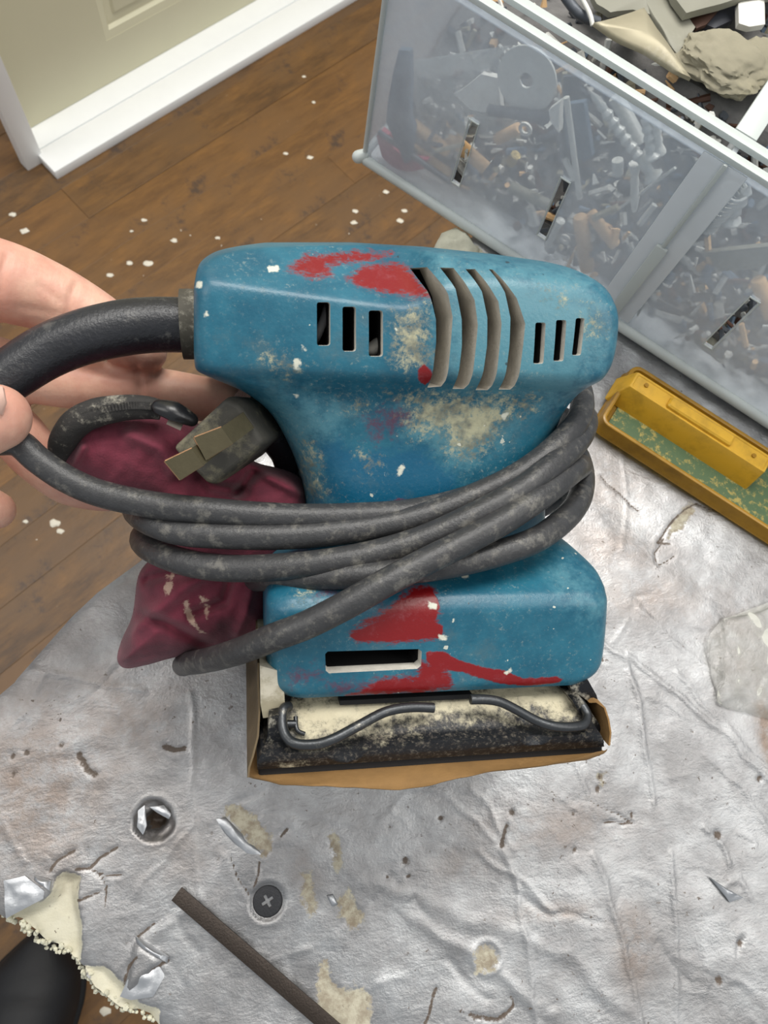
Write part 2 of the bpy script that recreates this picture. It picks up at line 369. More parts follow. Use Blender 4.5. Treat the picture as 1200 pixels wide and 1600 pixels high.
dark = np.full(len(X), -1.0)    # cracks, dirt marks
for pl, wd in (([(78, 1362), (90, 1345), (112, 1333)], 1.3), ([(115, 1362), (140, 1357), (160, 1335), (187, 1322)], 1.6), ([(140, 1357), (165, 1368), (196, 1370)], 1.2), ([(150, 1360), (168, 1390), (165, 1420)], 1), ([(118, 1408), (160, 1392)], 1),
    ([(215, 1465), (238, 1440)], 1.3), ([(188, 1548), (200, 1515), (216, 1495)], 1.5), ([(262, 1497), (240, 1520)], 1.5), ([(365, 1340), (375, 1370), (390, 1402)], 1), ([(402, 1345), (395, 1390)], 1), ([(1045, 850), (1025, 845), (1065, 800), (1088, 790)], 1.4), ([(1088, 792), (1110, 800), (1135, 795)], 1),
    ([(925, 1250), (950, 1262), (985, 1280), (945, 1290)], 1), ([(795, 1285), (785, 1318)], 2), ([(735, 1585), (770, 1590), (800, 1570), (795, 1555)], 1.8), ([(680, 1545), (660, 1600)], 1.8), ([(120, 1180), (135, 1205), (148, 1212)], 3), ([(252, 1160), (270, 1170), (285, 1168)], 3), ([(440, 1310), (452, 1300)], 1.5), ([(940, 740), (965, 765), (985, 790), (1000, 800)], 1.3), ([(1050, 870), (1030, 880), (1022, 862), (1035, 840)], 1.0)):
    dark = np.maximum(dark, 1 - sdline(wx, wy, [pb(*p) for p in pl]) / (wd * 2.0 * SC))
for (px, py, r) in ((940, 1218, 4), (938, 1232, 4), (803, 1271, 4), (632, 1348, 5), (638, 1372, 3), (1118, 1306, 6), (1186, 1220, 5), (1120, 1532, 6), (985, 1270, 3), (1158, 1478, 5), (880, 875, 4), (608, 1372, 3), (690, 1280, 4), (605, 1290, 3), (665, 1150, 2), (945, 1032, 4), (20, 1180, 4), (44, 1176, 4), (90, 1165, 4), (900, 1330, 4), (1080, 1145, 3), (22, 1208, 4), (895, 1270, 3)):
    x_, y_ = pb(px, py); dark = np.maximum(dark, 1 - np.hypot(wx - x_, wy - y_) / (r * 1.5 * SC))
dark = np.clip(dark, -1, 1)
Z -= np.clip(dark, 0, 1) * 0.0007
dirt_reflection = np.zeros(len(X))         # brownish smears, plus a beige reflection painted right of the sander
for (px, py, rx, ry, am) in ((60, 1230, 110, 120, .7), (180, 1120, 120, 70, .45), (270, 1330, 60, 50, .3), (960, 860, 110, 60, .35), (1010, 930, 130, 40, .4), (960, 760, 60, 80, .4), (860, 1290, 120, 40, .4), (990, 1480, 30, 50, .7), (860, 1425, 60, 12, .6), (1195, 1140, 14, 60, 1.2), (1150, 1000, 60, 120, .25), (480, 1360, 20, 40, .3), (760, 1496, 9, 9, 1.5), (720, 1350, 60, 30, .3)):
    x_, y_ = pb(px, py); dirt_reflection = np.maximum(dirt_reflection, am * np.exp(-((X - x_) / (rx * SC)) ** 2 - ((Y - y_) / (ry * SC)) ** 2))
# punched hole and screw dimple, round dent
hx, hy = pb(241, 1283); hr = np.hypot(X - hx, Y - hy) * (1 + .25 * (vnoise(X, Y, 200, 8) - .5)); HR = 27 * SC
Z -= 0.0035 * (1 / (1 + np.exp((hr - HR) / 0.0006))) + 0.010 * (1 / (1 + np.exp((hr - HR * .5) / 0.0005))); Z += .0009 * np.exp(-((hr - HR * 1.1) / .0012) ** 2) + (hr < HR) * (vnoise(X, Y, 420, 9) - .5) * .003
dark = np.where(hr < HR * .52, 1.0, dark)
sx0, sy0 = pb(418, 1408); sr = np.hypot(X - sx0, Y - sy0); Z -= 0.0016 / (1 + np.exp((sr - 24 * SC) / 0.0005)); Z += .0004 * np.exp(-((sr - 27 * SC) / .001) ** 2)
dx0, dy0 = pb(760, 1495); dr = np.hypot(X - dx0, Y - dy0); Z += 0.0006 * np.exp(-((dr - 21 * SC) / .0008) ** 2) - .0005 * np.exp(-(dr / (15 * SC)) ** 2)
Z -= 0.0018 * np.exp(-SDO / 0.004) + (Y < P(300, 1400, BZ).y) * 0.0
# foil flap near the bottom edge
for pl, sg in (([(200, 1505), (212, 1465), (255, 1490), (258, 1510), (225, 1540), (190, 1560)], 1),):
    s_ = sdpoly(wx, wy, [pb(*p) for p in pl]); Z += 0.0022 * np.clip(s_ / (10 * SC), 0, 1)
me = bpy.data.meshes.new('foil_facing')
# drop the rim of the sheet down to the core's underside
me.from_pydata(np.stack([X, Y, Z], 1).tolist(), [], q.tolist()); me.update()
setattr_pt(me, 'foam', foam); setattr_pt(me, 'dark', dark); setattr_pt(me, 'edgef', np.exp(-(SDO / .03) ** 2)); setattr_pt(me, 'dirt_reflection', dirt_reflection); me.polygons.foreach_set('use_smooth', [True] * len(me.polygons))
t = NT('crinkled aluminium foil')
fo = t.math('ADD', t.attr('foam'), t.math('MULTIPLY', t.math('SUBTRACT', t.noise(330, 8, 0.75), 0.5), 2.4)); fm = t.ramp(fo, -0.12, 0.2)
dk = t.math('ADD', t.attr('dark'), t.math('MULTIPLY', t.math('SUBTRACT', t.noise(450, 7, 0.75), 0.55), 2.0)); dm = t.ramp(dk, 0.0, 0.5)
sp = t.math('MULTIPLY', t.ramp(t.noise(330, 3, 0.6), 0.655, 0.70), t.ramp(t.noise(22, 3), 0.47, 0.60))
dm = t.math('MAXIMUM', dm, t.math('MULTIPLY', sp, 0.9))
base = t.mix(t.ramp(t.noise(26, 7, 0.68), 0.35, 0.7), lin((142, 141, 141)), lin((180, 181, 182)))
base = t.mix(t.ramp(t.noise(500, 5, 0.8), 0.4, 0.75, 0, .3), base, lin((170, 166, 164)))
dt = t.math('MULTIPLY', t.attr('dirt_reflection'), t.ramp(t.noise(60, 6, 0.75), 0.3, 0.62)); base = t.mix(t.math('MINIMUM', dt, .75), base, lin((134, 114, 98)))
foamc = t.mix(t.ramp(t.noise(160, 7, 0.75),.35,.65), lin((138, 126, 108)), lin((184, 178, 158)))
foamc = t.mix(t.attr('edgef'), foamc, t.mix(t.noise(90, 6, 0.7), lin((186, 180, 156)), lin((212, 209, 192))))
c = t.mix(fm, base, foamc); c = t.mix(dm, c, lin((88, 76, 66)))
met = t.math('MULTIPLY', t.math('SUBTRACT', 1.0, fm), t.math('SUBTRACT', 0.88, t.math('MULTIPLY', dm, .7)))
ro = t.math('ADD', t.math('MULTIPLY', fm, 0.45), t.ramp(t.noise(35, 6, 0.7), 0.3, 0.7, 0.34, 0.52))
t.set(c, ro, met)
b1 = t.math('ADD', t.math('MULTIPLY', t.noise(60, 5, 0.6, t.stretch((1, 1.6, 1)), dist=.25), 1.0), t.math('MULTIPLY', t.noise(900, 4, .7), .22)); t.bump(b1, 0.34, 0.0026); M_foil = t.m
M_foam = simple('yellowish insulation foam', (200, 197, 176), 0.9, scale=200, bump=0.5)
board = thing('insulation_board', 'torn foil-faced foam insulation board lying under the sander', 'board', Matrix.Translation((0, 0, BZ - BT)))
me.materials.append(M_foil); ff = bpy.data.objects.new('foil_facing', me); COL.objects.link(ff); ff.parent = board; ff.location = (0, 0, BT)
g = G(); OW2 = [(x, y) for x, y in OW]
# foam core, slightly inside the outline and below every dent
cxm, cym = sum(p[0] for p in OW) / len(OW), sum(p[1] for p in OW) / len(OW)
core = [(x + (cxm - x) * .006, y + (cym - y) * .006) for x, y in OW]
g.prism(core, 0.0, BT - 0.0145); g.build('foam_core', M_foam, parent=board, world=False, smooth=False)
# ragged crumbs of foam along the torn edge
g = G()
edge = [(4, 1434), (22, 1440), (45, 1460), (72, 1480), (100, 1490), (122, 1502), (133, 1527), (158, 1556), (186, 1576), (214, 1584), (240, 1596)]
for i in range(170):
    k = R.randrange(len(edge) - 1); tt = R.random(); ex, ey = edge[k][0] * (1 - tt) + edge[k + 1][0] * tt, edge[k][1] * (1 - tt) + edge[k + 1][1] * tt
    p = P(ex + R.uniform(-3, 10), ey + R.uniform(-9, 2), BZ - R.uniform(0.003, 0.012)); r = R.uniform(.0005, .0013)
    bm = bmesh.new(); bmesh.ops.create_icosphere(bm, subdivisions=1, radius=r); bm.verts.index_update()
    g.add([p + v.co * (1 + .35 * (R.random() - .5)) for v in bm.verts], [[v.index for v in f_.verts] for f_ in bm.faces]); bm.free()
tag(g.build('torn_foam_edge', M_foam, parent=board), kind='stuff')
def surf(px, py):
    x_, y_ = pb(px, py); k = np.argmin((X - x_) ** 2 + (Y - y_) ** 2); return BZ + float(Z[k])
# foil peel curl and white foam lump under the bin corner
def sheet(name, outline_px, zf, mat, parent=None, thick=0.0006, nrm=None, label=None, cat=None, bulge=0.0, wob=0.0, seed=1, wsc=60, rings=7, pfun=None, **k):
    pf = pfun or (lambda x, y: P(x, y, zf)); pts = [pf(*p) for p in outline_px]
    dense = []
    for i in range(len(pts)):
        a, b = pts[i], pts[(i + 1) % len(pts)]; m_ = max(1, int((b - a).length / 0.003))
        dense += [a.lerp(b, j / m_) for j in range(m_)]
    c_ = sum(dense, Vector()) / len(dense); up = nrm or Vector((0, 0, 1)); n = len(dense); V = []
    for side in (1, 0):
        for r_ in range(rings, 0, -1):
            kk = r_ / rings
            for p in dense:
                q_ = c_.lerp(p, kk); w_ = noise.noise(q_ * wsc + Vector((seed * 7.1, 0, 0))) * wob
                V.append(q_ + up * (bulge * (1 - kk ** 2) + w_ + (thick if side else 0)))
        V.append(c_ + up * (bulge + noise.noise(c_ * wsc + Vector((seed * 7.1, 0, 0))) * wob + (thick if side else 0)))
    fs = []; N = rings * n + 1
    for side in (0, 1):
        b = side * N
        for r_ in range(rings - 1):
            for i in range(n): fs.append((b + r_ * n + i, b + r_ * n + (i + 1) % n, b + (r_ + 1) * n + (i + 1) % n, b + (r_ + 1) * n + i))
        for i in range(n): fs.append((b + (rings - 1) * n + i, b + (rings - 1) * n + (i + 1) % n, b + N - 1))
    for i in range(n): fs.append((i, (i + 1) % n, N + (i + 1) % n, N + i))
    g = G(); g.add(V, fs); o = g.build(name, mat, parent=parent, angle=60, **k)
    if label: tag(o, label, cat)
    return o
M_foilp = simple('bare foil flap', (182, 184, 187), 0.42, 0.85, var=.08, scale=60, bump=.5)
sheet('foil_flap', [(55, 1368), (70, 1372), (82, 1376), (80, 1392), (62, 1380), (54, 1374)], BZ + .001, M_foilp, board, bulge=.002, wob=.001)
sheet('foil_flap', [(212, 1462), (240, 1478), (264, 1494), (262, 1504), (240, 1492), (214, 1474)], BZ + .0012, M_foilp, board, bulge=.0025, wob=.001)
sheet('foil_flap', [(338, 1280), (352, 1276), (412, 1336), (408, 1350), (392, 1346), (350, 1300)], BZ + .0002, M_foilp, board, bulge=.0012, wob=.0012, wsc=150)
sheet('foil_flap', [(216, 1266), (226, 1258), (230, 1290), (224, 1304), (214, 1292)], BZ - .001, M_foilp, board, bulge=.0008, wob=.0012, wsc=300)
sheet('foil_flap', [(232, 1260), (256, 1258), (268, 1272), (264, 1280), (246, 1270)], BZ - .001, M_foilp, board, bulge=.0008, wob=.0012, wsc=300)
sheet('foil_flap', [(510, 1398), (520, 1396), (528, 1412), (518, 1418)], BZ + .0002, M_foilp, board, bulge=.0008, wob=.0008, wsc=300)
sheet('foil_flap', [(1108, 1540 - 170), (1128, 1384), (1180 - 20, 1402), (1140, 1410)], BZ + .0002, M_foilp, board, bulge=.0012, wob=.0015, wsc=300)
sheet('foil_flap', [(7, 1375), (40, 1368), (70, 1392), (68, 1404), (30, 1424), (10, 1435)], BZ + .0006, M_foilp, board, bulge=.001, wob=.0016, wsc=200)
sheet('foil_flap', [(188, 1556), (200, 1530), (222, 1500), (250, 1510), (258, 1524), (240, 1556), (205, 1562)], BZ + .0004, M_foilp, board, bulge=.001, wob=.0016, wsc=200)
sheet('foam_lump', [(676, 392), (690, 364), (712, 358), (728, 368), (750, 392), (735, 410), (700, 410)], BZ - .002, M_foam, board, bulge=.007, wob=.004, wsc=150)

# screw in the board
M_dsteel = simple('dark phosphate steel', (62, 62, 64), 0.45, 0.7, bump=.3, scale=300)
sc_ = P(418, 1408, BZ); SR = 21 * SC
g = G(); seg = 28
prof = [(0.0, -0.0002), (SR * .55, 0.0001), (SR * .92, -0.0001), (SR, -0.0006), (SR * .5, -0.004), (SR * .3, -0.008)]
vs = []; fs = []
for r_, z_ in prof[1:]:
    vs += [Vector((math.cos(a) * r_, math.sin(a) * r_, z_)) for a in (k * 2 * math.pi / seg for k in range(seg))]
for i in range(len(prof) - 2): fs += [(i * seg + k, i * seg + (k + 1) % seg, (i + 1) * seg + (k + 1) % seg, (i + 1) * seg + k) for k in range(seg)]
fs += [tuple(range(seg)), tuple(range(len(vs) - seg, len(vs)))]
g.add(vs, fs); scr = g.build('screw', M_dsteel, M=Matrix.Translation((sc_.x, sc_.y, surf(418, 1408) + .0008)), world=False, angle=30); scr.data.materials.append(M_under)
for an in (0.5, 0.5 + math.pi / 2):
    cut = G(); cut.box(-SR * .42, SR * .42, -SR * .11, SR * .11, -0.0018, 0.002, Matrix.Rotation(an, 4, 'Z'), mi=1); boolean(scr, cut.build('cut', [M_dsteel, M_under], M=WM['screw'], world=False, smooth=False))  # recess faces get a near-black colour in place of shade

tag(scr, 'dark cross-head screw driven into the foil board below the sander', 'screw')
# flat dark metal strip
M_strip = simple('dark oiled steel strip', (58, 50, 44), 0.42, 0.6, var=.3, scale=400, bump=.4)
pA, pB = P(276, 1396, BZ + .0025), P(560, 1642, BZ + .0025); dd_ = (pB - pA).normalized(); wv = Vector((-dd_.y, dd_.x, 0))
bM = frame(pA, dd_, wv, Vector((0, 0, 1))); g = G(); g.box(0, (pB - pA).length, -.0031, .0031, -.0007, .0007, bM, bev=.0003)
tag(g.build('metal_strip', M_strip, M=bM, angle=30), 'thin flat dark metal strip lying at the bottom of the board', 'metal strip')

# ================================================================== THE SANDER (its own frame: X along, Y up the tool, Z out of the side we see)
YAW, PIT, D0 = math.radians(11), math.radians(14), 0.243
RT = Matrix.Rotation(YAW, 3, 'Y') @ Matrix.Rotation(PIT, 3, 'X')
OC = Vector(((650 - 600) / F * D0, -(1180 - 800) / F * D0, -D0))
TM = Matrix.Translation(CAMP + MC @ OC) @ (MC @ RT).to_4x4()
TI = TM.inverted(); CT = TI @ CAMP
def T(px, py, z):               # point of the tool's plane Z = z, in tool coordinates
    r = (TI.to_3x3() @ ray(px, py)); return CT + r * ((z - CT.z) / r.z)
def TW(px, py, z): return TM @ T(px, py, z)
def TX(px, y, z):               # X at which (X, y, z) shows in image column px
    r0 = RT @ Vector((0, y, z)) + OC; rx = RT @ Vector((1, 0, 0)); k = (px - 600) / F
    return -(r0.x + k * r0.z) / (rx.x + k * rx.z)
sander = thing('palm_sander', 'blue dusty electric palm sander with red paint stains, its cord wrapped round it', 'sander', TM)
ZC = -0.047
def pchip(xs_, ys_, x):
    return np.interp(x, xs_, ys_)
def loft(levels, N, cr=10, nf=90, ns=34, bulge=0.0, zref=0.7):
    """levels: (py, xl, xr, zhalf, corner radius) at image rows; smooth in between"""
    L = []
    for py, xl, xr, zh, rc in levels:
        zz = ZC + zh * zref; y = T(650, py, ZC + zh * .95).y; L.append((y, TX(xl, y, zz), TX(xr, y, zz), zh, rc))
    L = np.array(L); tt = np.arange(len(L)); d = np.r_[0, np.cumsum(np.hypot(np.diff(L[:, 0]), np.maximum(abs(np.diff(L[:, 1])), abs(np.diff(L[:, 2])))) + 1e-5)]
    ti = np.linspace(0, d[-1], N)
    def sm(col):
        v = []
        for s_ in ti:
            i = min(len(d) - 2, max(0, int(np.searchsorted(d, s_) - 1))); u = (s_ - d[i]) / (d[i + 1] - d[i])
            p1, p2 = col[i], col[i + 1]
            m1 = 0 if i == 0 else (col[i + 1] - col[i - 1]) / (d[i + 1] - d[i - 1]) * (d[i + 1] - d[i]); m2 = 0 if i + 2 >= len(d) else (col[i + 2] - col[i]) / (d[i + 2] - d[i]) * (d[i + 1] - d[i])
            if i == 0: m1 = p2 - p1
            if i + 2 >= len(d): m2 = p2 - p1
            v.append((2 * u ** 3 - 3 * u * u + 1) * p1 + (u ** 3 - 2 * u * u + u) * m1 + (-2 * u ** 3 + 3 * u * u) * p2 + (u ** 3 - u * u) * m2)
        return v
    ys_, xl_, xr_, zh_, rc_ = (sm(L[:, i]) for i in range(5)); V = []; M_ = 2 * nf + 2 * ns + 4 * cr
    for y, a, b, zh, rc in zip(ys_, xl_, xr_, zh_, rc_):
        xc, xh = (a + b) / 2, (b - a) / 2; rc = max(0.0005, min(rc, zh * .98, xh * .98)); ring = []
        for k in range(nf): u = (k / nf) * 2 - 1; ring.append((-u * (xh - rc) * -1, zh))      # near face left -> right
        for k in range(cr): an = math.pi / 2 * (1 - k / cr); ring.append((xh - rc + rc * math.cos(an), zh - rc + rc * math.sin(an)))
        for k in range(ns): u = 1 - 2 * k / ns; ring.append((xh, u * (zh - rc)))
        for k in range(cr): an = -math.pi / 2 * k / cr; ring.append((xh - rc + rc * math.cos(an), -(zh - rc) + rc * math.sin(an)))
        for k in range(nf): u = 1 - 2 * k / nf; ring.append((u * (xh - rc), -zh))
        for k in range(cr): an = -math.pi / 2 - math.pi / 2 * k / cr; ring.append((-(xh - rc) + rc * math.cos(an), -(zh - rc) + rc * math.sin(an)))
        for k in range(ns): u = -1 + 2 * k / ns; ring.append((-xh, u * (zh - rc)))
        for k in range(cr): an = math.pi - math.pi / 2 * k / cr; ring.append((-(xh - rc) + rc * math.cos(an), (zh - rc) + rc * math.sin(an)))
        for rx, rz in ring: V.append(Vector((xc + rx, y, ZC + rz * (1 + bulge * (1 - (rx / xh) ** 2)))))
    fs = [(i * M_ + k, i * M_ + (k + 1) % M_, (i + 1) * M_ + (k + 1) % M_, (i + 1) * M_ + k) for i in range(N - 1) for k in range(M_)]
    fs += [tuple(range(M_ - 1, -1, -1)), tuple(range(len(V) - M_, len(V)))]
    return V, fs
def tpoly(pl, z=-0.008): return [(T(x, y, z).x, T(x, y, z).y) for x, y in pl]
# stains: name -> list of (polygon in the photo, surface depth)
ST = {'red': [[(545, 436), (575, 410), (640, 408), (656, 425), (668, 464), (640, 462), (600, 457), (562, 446)], [(446, 424), (478, 402), (560, 395), (610, 397), (560, 412), (506, 418), (512, 436), (480, 438)],
              [(600, 796), (620, 782), (636, 784), (634, 800), (600, 802)], [(550, 965), (640, 916), (672, 914), (676, 935), (672, 958), (620, 958), (552, 965)], [(545, 985), (585, 968), (676, 964), (688, 992), (620, 999), (552, 996)],
              [(655, 1030), (690, 1030), (706, 1072), (640, 1082), (545, 1084), (590, 1056), (650, 1052)]],
      'reds': [[(650, 577), (657, 567), (666, 574), (671, 588), (662, 602), (651, 590)], [(664, 1014), (692, 1014), (720, 1030), (790, 1046), (815, 1056), (868, 1053), (876, 1057), (870, 1063), (820, 1069), (770, 1062), (720, 1046), (680, 1040), (664, 1030)], [(672, 964), (690, 975), (688, 992), (600, 999), (552, 996), (545, 988), (590, 966)], [(640, 918), (672, 914), (678, 935), (672, 956), (600, 956)]],
      'purple': [[(560, 650), (580, 635), (625, 628), (650, 650), (625, 672), (590, 695), (572, 690)], [(480, 915), (560, 905), (590, 930), (500, 945)], [(505, 1055), (660, 1052), (660, 1082), (520, 1084)], [(440, 1040), (500, 1030), (500, 1060), (450, 1070)]],
      'cream': [[(615, 490), (660, 475), (670, 560), (640, 585), (612, 560)], [(600, 610), (660, 612), (830, 616), (830, 640), (790, 650), (780, 680), (740, 720), (700, 712), (690, 680), (640, 680), (620, 650), (640, 640)], [(470, 690), (498, 700), (500, 780), (486, 785), (478, 730)], [(900, 500), (925, 490), (925, 520), (905, 520)],
                [(845, 455), (885, 460), (870, 475)], [(560, 705), (590, 715), (575, 735)], [(500, 765), (525, 770), (512, 778)], [(470, 905), (493, 905), (490, 925), (470, 930)], [(410, 558), (450, 562), (468, 575), (440, 585), (430, 572)], [(536, 625), (566, 630), (560, 642)]],
      'spot': [[(416, 422), (431, 420), (432, 427), (418, 429)], [(308, 440), (317, 441), (314, 448), (308, 448)], [(321, 486), (326, 487), (325, 494), (320, 493)], [(663, 930), (675, 932), (674, 940), (664, 939)], [(682, 988), (696, 990), (694, 996), (683, 995)], [(725, 900), (736, 900), (734, 906), (726, 906)], [(785, 1047), (795, 1040), (796, 1044), (788, 1050)],
               [(458, 560), (468, 560), (468, 568), (459, 568)], [(457, 570), (467, 571), (467, 577), (457, 577)], [(620, 735), (630, 725), (632, 730), (624, 743)], [(470, 540), (478, 546), (474, 550)], [(455, 614), (463, 612), (464, 620)], [(780, 646), (790, 643), (784, 655)]],
      'dull': [[(684, 395), (930, 415), (945, 560), (880, 640), (700, 620), (676, 520)], [(400, 600), (560, 640), (510, 690), (500, 700), (560, 760), (480, 795), (430, 680)], [(630, 640), (700, 640), (800, 660), (730, 740), (640, 690)], [(860, 860), (935, 930), (925, 960), (880, 930)]],
      'clean': [[(490, 690), (530, 680), (560, 700), (620, 690), (660, 690), (720, 740), (740, 800), (560, 800), (500, 790)]]}
def paint(o):
    c = coords(o.data); x, y, z = c[:, 0].astype(float), c[:, 1].astype(float), c[:, 2]
    zs = {'top': 0}
    for nm, pls in ST.items():
        v = np.full(len(x), -1.0)
        for pl in pls:
            my = sum(p[1] for p in pl) / len(pl); zr = -0.026 if my < 432 else (-0.009 if my < 610 else (-0.017 if my < 880 else (-0.001 if my < 950 else 0.004)))
            v = np.maximum(v, sdpoly(x, y, tpoly(pl, zr)) / {'red': .0045, 'cream': .008, 'purple': .006, 'clean': .006, 'dull': .009}.get(nm, .0022))
        v = np.clip(v, -1, 1); v[z < ZC - .01] = -1; setattr_pt(o.data, nm, v)
def blue_mat():
    t = NT('worn blue plastic')
    c = t.mix(t.ramp(t.noise(40, 6, .65), .3, .7), lin((18, 80, 102)), lin((40, 106, 126)))
    n1 = t.math('MULTIPLY', t.math('SUBTRACT', t.noise(260, 7, .72), .5), 1.0)
    dl = t.ramp(t.math('ADD', t.attr('dull'), t.math('MULTIPLY', t.math('SUBTRACT', t.noise(160, 8, .75), .5), 4)), -.6, 1.0); c = t.mix(t.math('MULTIPLY', dl, .75), c, lin((84, 134, 146)))
    cl = t.ramp(t.math('ADD', t.attr('clean'), t.math('MULTIPLY', n1, 2.0)), -.2, .8); c = t.mix(t.math('MULTIPLY', cl, .8), c, lin((8, 82, 114)))
    # fine dust and scratches everywhere, fewer where it was wiped
    du = t.ramp(t.noise(700, 8, .8), .53, .68); dw = t.ramp(t.noise(45, 6, .7), .42, .66, 0.12, .9); dust = t.math('MULTIPLY', t.math('MULTIPLY', du, dw), t.math('SUBTRACT', .85, t.math('MULTIPLY', cl, .4)))
    c = t.mix(dust, c, lin((150, 160, 150)))
    gr = t.math('MULTIPLY', t.ramp(t.noise(30, 6, .7), .52, .66), .45); c = t.mix(gr, c, lin((78, 100, 106)))
    cr_ = t.ramp(t.math('ADD', t.attr('cream'), t.math('MULTIPLY', t.math('SUBTRACT', t.noise(420, 9, .8), .48), 5.0)), -.1, .9)
    c = t.mix(t.math('MULTIPLY', cr_, .85), c, t.mix(t.ramp(t.noise(140, 5), .4, .65), lin((184, 178, 144)), lin((112, 110, 94))))
    pu = t.ramp(t.math('ADD', t.attr('purple'), t.math('MULTIPLY', t.math('SUBTRACT', t.noise(260, 8, .8), .5), 4.5)), -.1, 1.0); c = t.mix(t.math('MULTIPLY', pu, .75), c, lin((96, 46, 66)))
    rn = t.math('MULTIPLY', t.math('SUBTRACT', t.noise(330, 9, .8, t.stretch((1, 2.4, 1))), .46), 2.5)
    rd = t.ramp(t.math('ADD', t.attr('red'), rn), -.15, .35); rs_ = t.ramp(t.math('ADD', t.attr('reds'), t.math('MULTIPLY', t.math('SUBTRACT', t.noise(300, 7, .75), .5), 1.1)), -.15, .1); rd = t.math('MAXIMUM', rd, rs_); redc = t.mix(t.ramp(t.noise(160, 8, .8), .52, .72, 0, .55), lin((124, 14, 18)), lin((142, 76, 82)))
    c = t.mix(rd, c, redc)
    sp = t.ramp(t.math('ADD', t.attr('spot'), t.math('MULTIPLY', t.math('SUBTRACT', t.noise(500, 4), .5), 1.0)), -.2, .1)
    fl = t.math('MAXIMUM', t.math('MULTIPLY', t.ramp(t.noise(210, 3, .5), .72, .735), .8), t.math('MULTIPLY', t.ramp(t.noise(150, 5, .7, t.stretch((2.5, .5, 1))), .70, .73), .6))
    c = t.mix(t.math('MAXIMUM', sp, fl), c, lin((206, 206, 190)))
    nick = t.ramp(t.noise(150, 4, .6, t.stretch((1.3, 1, 1))), .27, .255); c = t.mix(t.math('MULTIPLY', nick, .8), c, lin((34, 44, 52)))
    ro = t.math('ADD', t.math('MULTIPLY', dust, .45), t.math('ADD', .36, t.math('MULTIPLY', cr_, .4)))
    t.set(c, ro); t.bump(t.math('ADD', t.noise(900, 4, .6), t.math('MULTIPLY', t.math('ADD', cr_, rd), .8)), .22, .0005)
    return t.m
M_blue = blue_mat()
M_louv = simple('grey louvre wall', (186, 180, 168), 0.8, var=.3, scale=260, bump=.4, dust=.2)
M_slot = simple('dusty grey slot wall', (200, 196, 186), 0.8, var=.3, scale=260, bump=.4)
M_inner = simple('black slot shade', (18, 18, 20), 0.7)  # black colour stands in for the shade deep inside the vent slots
lev = [(386, 400, 860, .008, .005), (388, 365, 885, .016, .010), (392, 338, 905, .024, .012), (400, 322, 922, .031, .011), (411, 312, 934, .0355, .009), (430, 307, 941, .0385, .0065), (462, 305, 944, .0398, .0055), (510, 305, 943, .0405, .0055),
       (555, 305, 935, .0405, .0055), (582, 306, 922, .040, .006), (593, 309, 912, .0388, .008), (603, 328, 905, .037, .011), (626, 382, 892, .0335, .014), (656, 421, 880, .0315, .016), (700, 449, 871, .030, .017), (750, 470, 866, .0295, .018), (800, 482, 862, .029, .018), (860, 480, 862, .030, .018), (905, 478, 864, .032, .018)]
V, fs = loft(lev, 170, bulge=.02)
def TYs(py, z=-.01): return T(650, py, z).y
CRX = [T(x, 420, -.02).x for x in (310, 420, 560, 680, 800, 900, 940)]; CRY = [-.0036, -.0018, 0, .0002, -.0006, -.0020, -.0034]
xs_step = T(664, 500, -.008).x
for v in V:                     # the motor end stands slightly proud of the handle end; the handle end has a flatter shoulder
    s_ = 1 / (1 + math.exp(-(v.x - xs_step) / .0009)); y0 = TYs(606); f_ = max(0, min(1, (v.y - y0) / .006))
    v.z = ZC + (v.z - ZC) * (1 + .035 * s_ * f_)
    u_ = min(1, max(0, (v.y - TYs(480)) / .008)); v.y += u_ * float(np.interp(v.x, CRX, CRY))
cl0, cl1, cl2 = T(310, 440, -.007), T(662, 482, -.007), T(900, 440, -.009)
for v in V:
    b_ = 1 / (1 + math.exp(-(v.x - xs_step) / .0022))
    ya = cl0.y + (cl1.y - cl0.y) * (v.x - cl0.x) / (cl1.x - cl0.x); yb2 = cl1.y + .0065 + (cl2.y + .001 - cl1.y - .0065) * (v.x - cl1.x) / (cl2.x - cl1.x); yc = ya * (1 - b_) + yb2 * b_
    lim = .0403 + .001 * b_ - (1.15 - .2 * b_) * (v.y - yc); zr = abs(v.z - ZC); kk = .0006
    if lim < zr + .004: zr2 = -kk * math.log(math.exp(-min(zr, .06) / kk + zr / kk) + math.exp((zr - lim) / kk)) + zr if (zr - lim) / kk < 300 else lim; v.z = ZC + math.copysign(max(zr2, .002), v.z - ZC)
g = G(); g.add(V, fs); hous = g.build('housing', [M_blue, M_slot, M_inner, M_louv], parent=sander, world=False, angle=60)
def rrect(cx_, cy_, w_, h_, r_, sk=0.0):
    o = []
    for (sx, sy, a0_) in ((1, 1, 0), (-1, 1, 90), (-1, -1, 180), (1, -1, 270)):
        for k in range(4):
            a = math.radians(a0_ + k * 30); x = cx_ + sx * (w_ / 2 - r_) + r_ * math.cos(a); y = cy_ - (sy * (h_ / 2 - r_) + r_ * math.sin(a)); o.append((x + sk * (y - cy_), y))
    return o
slots = [rrect(505.5, 506, 21, 68, 4), rrect(545.5, 514, 21, 70, 4), rrect(587, 521, 22, 72, 4), rrect(840, 536, 16, 64, 3, -.06), rrect(872, 532, 16, 64, 3, -.08), rrect(901, 526, 14, 58, 3, -.12)]
